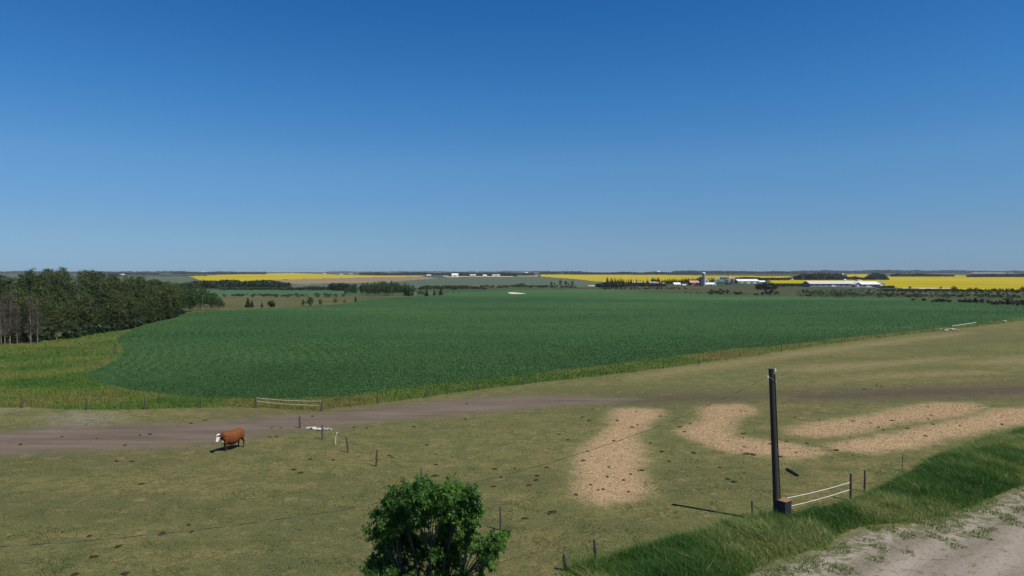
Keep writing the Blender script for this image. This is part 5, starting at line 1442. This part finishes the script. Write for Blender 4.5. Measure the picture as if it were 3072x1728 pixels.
# ------------------------------------------------------------------ ash tree in the foreground
def ash_tree():
    r = rs(500)
    base = AT(1285, 1500, 20.0); base.z = 0
    o = thing('ash_tree', base, 'leafy green tree in the foreground, its crown cut by the lower frame', 'tree')
    B = [(1185,1492,34),(1235,1478,36),(1262,1462,26),(1300,1486,40),(1345,1478,38),(1385,1500,30),(1412,1474,26),(1422,1505,30),(1425,1545,36),(1385,1555,40),(1340,1540,42),(1290,1535,42),(1240,1540,42),(1195,1535,38),(1165,1515,26),
         (1140,1560,32),(1125,1545,18),(1170,1585,38),(1215,1590,36),(1255,1578,28),(1145,1610,36),(1190,1625,36),(1160,1655,36),(1215,1650,28),(1330,1590,30),(1345,1620,26),(1405,1590,28),(1335,1655,26),(1305,1665,22),(1350,1690,30),
         (1410,1620,22),(1395,1650,26),(1435,1655,26),(1455,1635,26),(1485,1625,26),(1508,1615,18),(1475,1655,28),(1500,1650,20),(1465,1685,26),(1440,1700,18),(1180,1690,36),(1150,1705,28),(1215,1715,34),(1120,1680,16),(1120,1735,26),
         (1260,1700,22),(1295,1715,26),(1340,1730,34),(1385,1735,24),(1430,1738,24),(1175,1745,40),(1230,1760,40),(1290,1770,40),(1350,1780,40),(1410,1790,34),(1140,1790,38),(1200,1810,40),(1270,1830,44),(1340,1830,40),(1400,1850,34),(1180,1870,40),(1260,1890,40),(1330,1900,40),(1115,1590,16),(1135,1700,34),(1165,1725,34),(1105,1715,22),(1245,1640,26),(1250,1670,24),(1320,1705,30),(1365,1650,24),(1375,1690,26),(1330,1560,40),(1260,1510,38),(1310,1510,38),(1210,1560,36),(1285,1452,16),(1198,1470,18),(1378,1462,20),(1515,1600,12)]
    S_ = 20 / FPX
    g = Geo(); lv = {'v': [], 'f': [], 't': []}; nv = 0
    lobes = []
    for bx_, by_, br_ in B:
        dz = r.uniform(-1.1, 1.1) if br_ > 24 else r.uniform(-.5, .5)
        D = 20 + dz
        c_ = np.array(AT(bx_, by_, D)) - np.array(base)
        lobes.append((c_, br_ * S_, bx_, by_))
    for i in range(26):        # the far side of the crown
        a = r.uniform(0, 6.28); q = r.uniform(.4, 1.5)
        lobes.append((np.array([math.cos(a) * q * 1.0 - .1, abs(math.sin(a)) * q + .4, r.uniform(4.4, 6.6)]), .32, 0, 1600))
    # stems
    forks = [np.array(v, float) for v in ((-.75, -.1, 4.6), (-.35, .1, 4.9), (.05, 0, 5.2), (.45, .2, 5.0), (.95, 0, 4.5))]
    trunk = np.array([0, 0, 2.2])
    g.tube([(0, 0, -.1), (.02, 0, 1.2), trunk], [.14, .12, .10], 10)
    for f in forks:
        g.tube([trunk, trunk * .5 + f * .5 + (0, 0, -.15), f], [.075, .055, .042], 7, False)
    for c_, rad, bx_, by_ in lobes:
        f = min(forks, key=lambda q: np.linalg.norm((q - c_) * (1.4, 1, .6)) + (0 if q[2] < c_[2] else 1.0))
        if c_[2] < 4.9: f = np.array([c_[0] * .35, 0, 3.0 + .5 * r.rand()])
        mid = f * .5 + c_ * .5 + r.normal(0, .06, 3) + (0, 0, -.06)
        g.tube([f, mid, c_], [.024, .016, .008], 5, False)
        ns = max(8, int(38 * (rad / .35) ** 2))
        yel = 1 if (r.rand() < .10) else 0
        if (bx_, by_) in ((1508,1615),(1475,1655),(1425,1545),(1435,1655),(1170,1585),(1210,1590),(1215,1650),(1430,1738),(1180,1690),(1345,1478)): yel = 1
        lt = r.normal(0, .08) + (.30 if yel else .03)
        for k in range(ns):
            u = r.normal(0, 1, 3); u[2] = u[2] * .8 + .35; u /= np.linalg.norm(u)
            st = c_ + u * rad * r.uniform(.0, .55); L_ = rad * r.uniform(.4, .9)
            if r.rand() < .07: L_ = rad * r.uniform(1.1, 1.7); u[2] = abs(u[2]) + .5; u /= np.linalg.norm(u)
            # shoot with paired leaflets
            g.tube([st, st + u * L_], [.006, .003], 3, False)
            nl = 9
            s = (np.arange(nl) + .6) / nl
            ax = np.cross(u, (0, 0, 1)); ax /= np.linalg.norm(ax) + 1e-6; bx2 = np.cross(u, ax)
            for sd in (-1, 1):
                ang = r.uniform(0, 6.28, nl)
                dirs = (ax * np.cos(ang)[:, None] + bx2 * np.sin(ang)[:, None]) * .95 + u * .65 + np.array([0, 0, -.30])
                dirs /= np.linalg.norm(dirs, axis=1)[:, None]
                p0 = st + u * L_ * s[:, None]
                ln = r.uniform(.085, .15, nl)[:, None]
                nrm = np.array([0, 0, 1.0]) + r.normal(0, .45, (nl, 3)) 
                wd = np.cross(dirs, nrm); wd /= np.linalg.norm(wd, axis=1)[:, None] + 1e-6
                wd *= ln * .19
                V = np.stack([p0, p0 + dirs * ln * .45 + wd, p0 + dirs * ln + (0, 0, -.012), p0 + dirs * ln * .45 - wd], 1).reshape(-1, 3)
                lv['v'].append(V); lv['f'].append((np.arange(nl) * 4)[:, None] + np.arange(4) + nv); nv += nl * 4
                lv['t'].append(np.repeat(np.clip(.42 + lt + r.normal(0, .13, nl), 0, 1), 4))
    g.build('trunk', MAT['darkbark'], o, True)
    Geo().add(np.concatenate(lv['v']), np.concatenate(lv['f']), tint=np.concatenate(lv['t'])).build('crown', MAT['ash'], o)
    print('ash leaflets', nv // 4)
ash_tree()

# ------------------------------------------------------------------ haze
hz = Geo().box((0, 0, 0), (1, 1, 1)).build('haze', bpy.data.materials.new('haze_air'))
ZT, ZB = 19.5, -1.0
hz.scale = (110000, 110000, ZT - ZB); hz.location = (0, 0, (ZT + ZB) / 2)
hm = hz.data.materials[0]; hm.use_nodes = True; t_ = hm.node_tree; t_.nodes.clear()
ho = t_.nodes.new('ShaderNodeOutputMaterial'); pv = t_.nodes.new('ShaderNodeVolumePrincipled')
pv.inputs['Color'].default_value = (.80, .88, 1.0, 1); pv.inputs['Density'].default_value = 0.000052
pv.inputs['Anisotropy'].default_value = 0.0
t_.links.new(pv.outputs[0], ho.inputs['Volume'])
tag(hz, 'thin summer haze over the far farmland', kind='stuff')
print('wood trees', cnt, 'objects', len(bpy.data.objects))
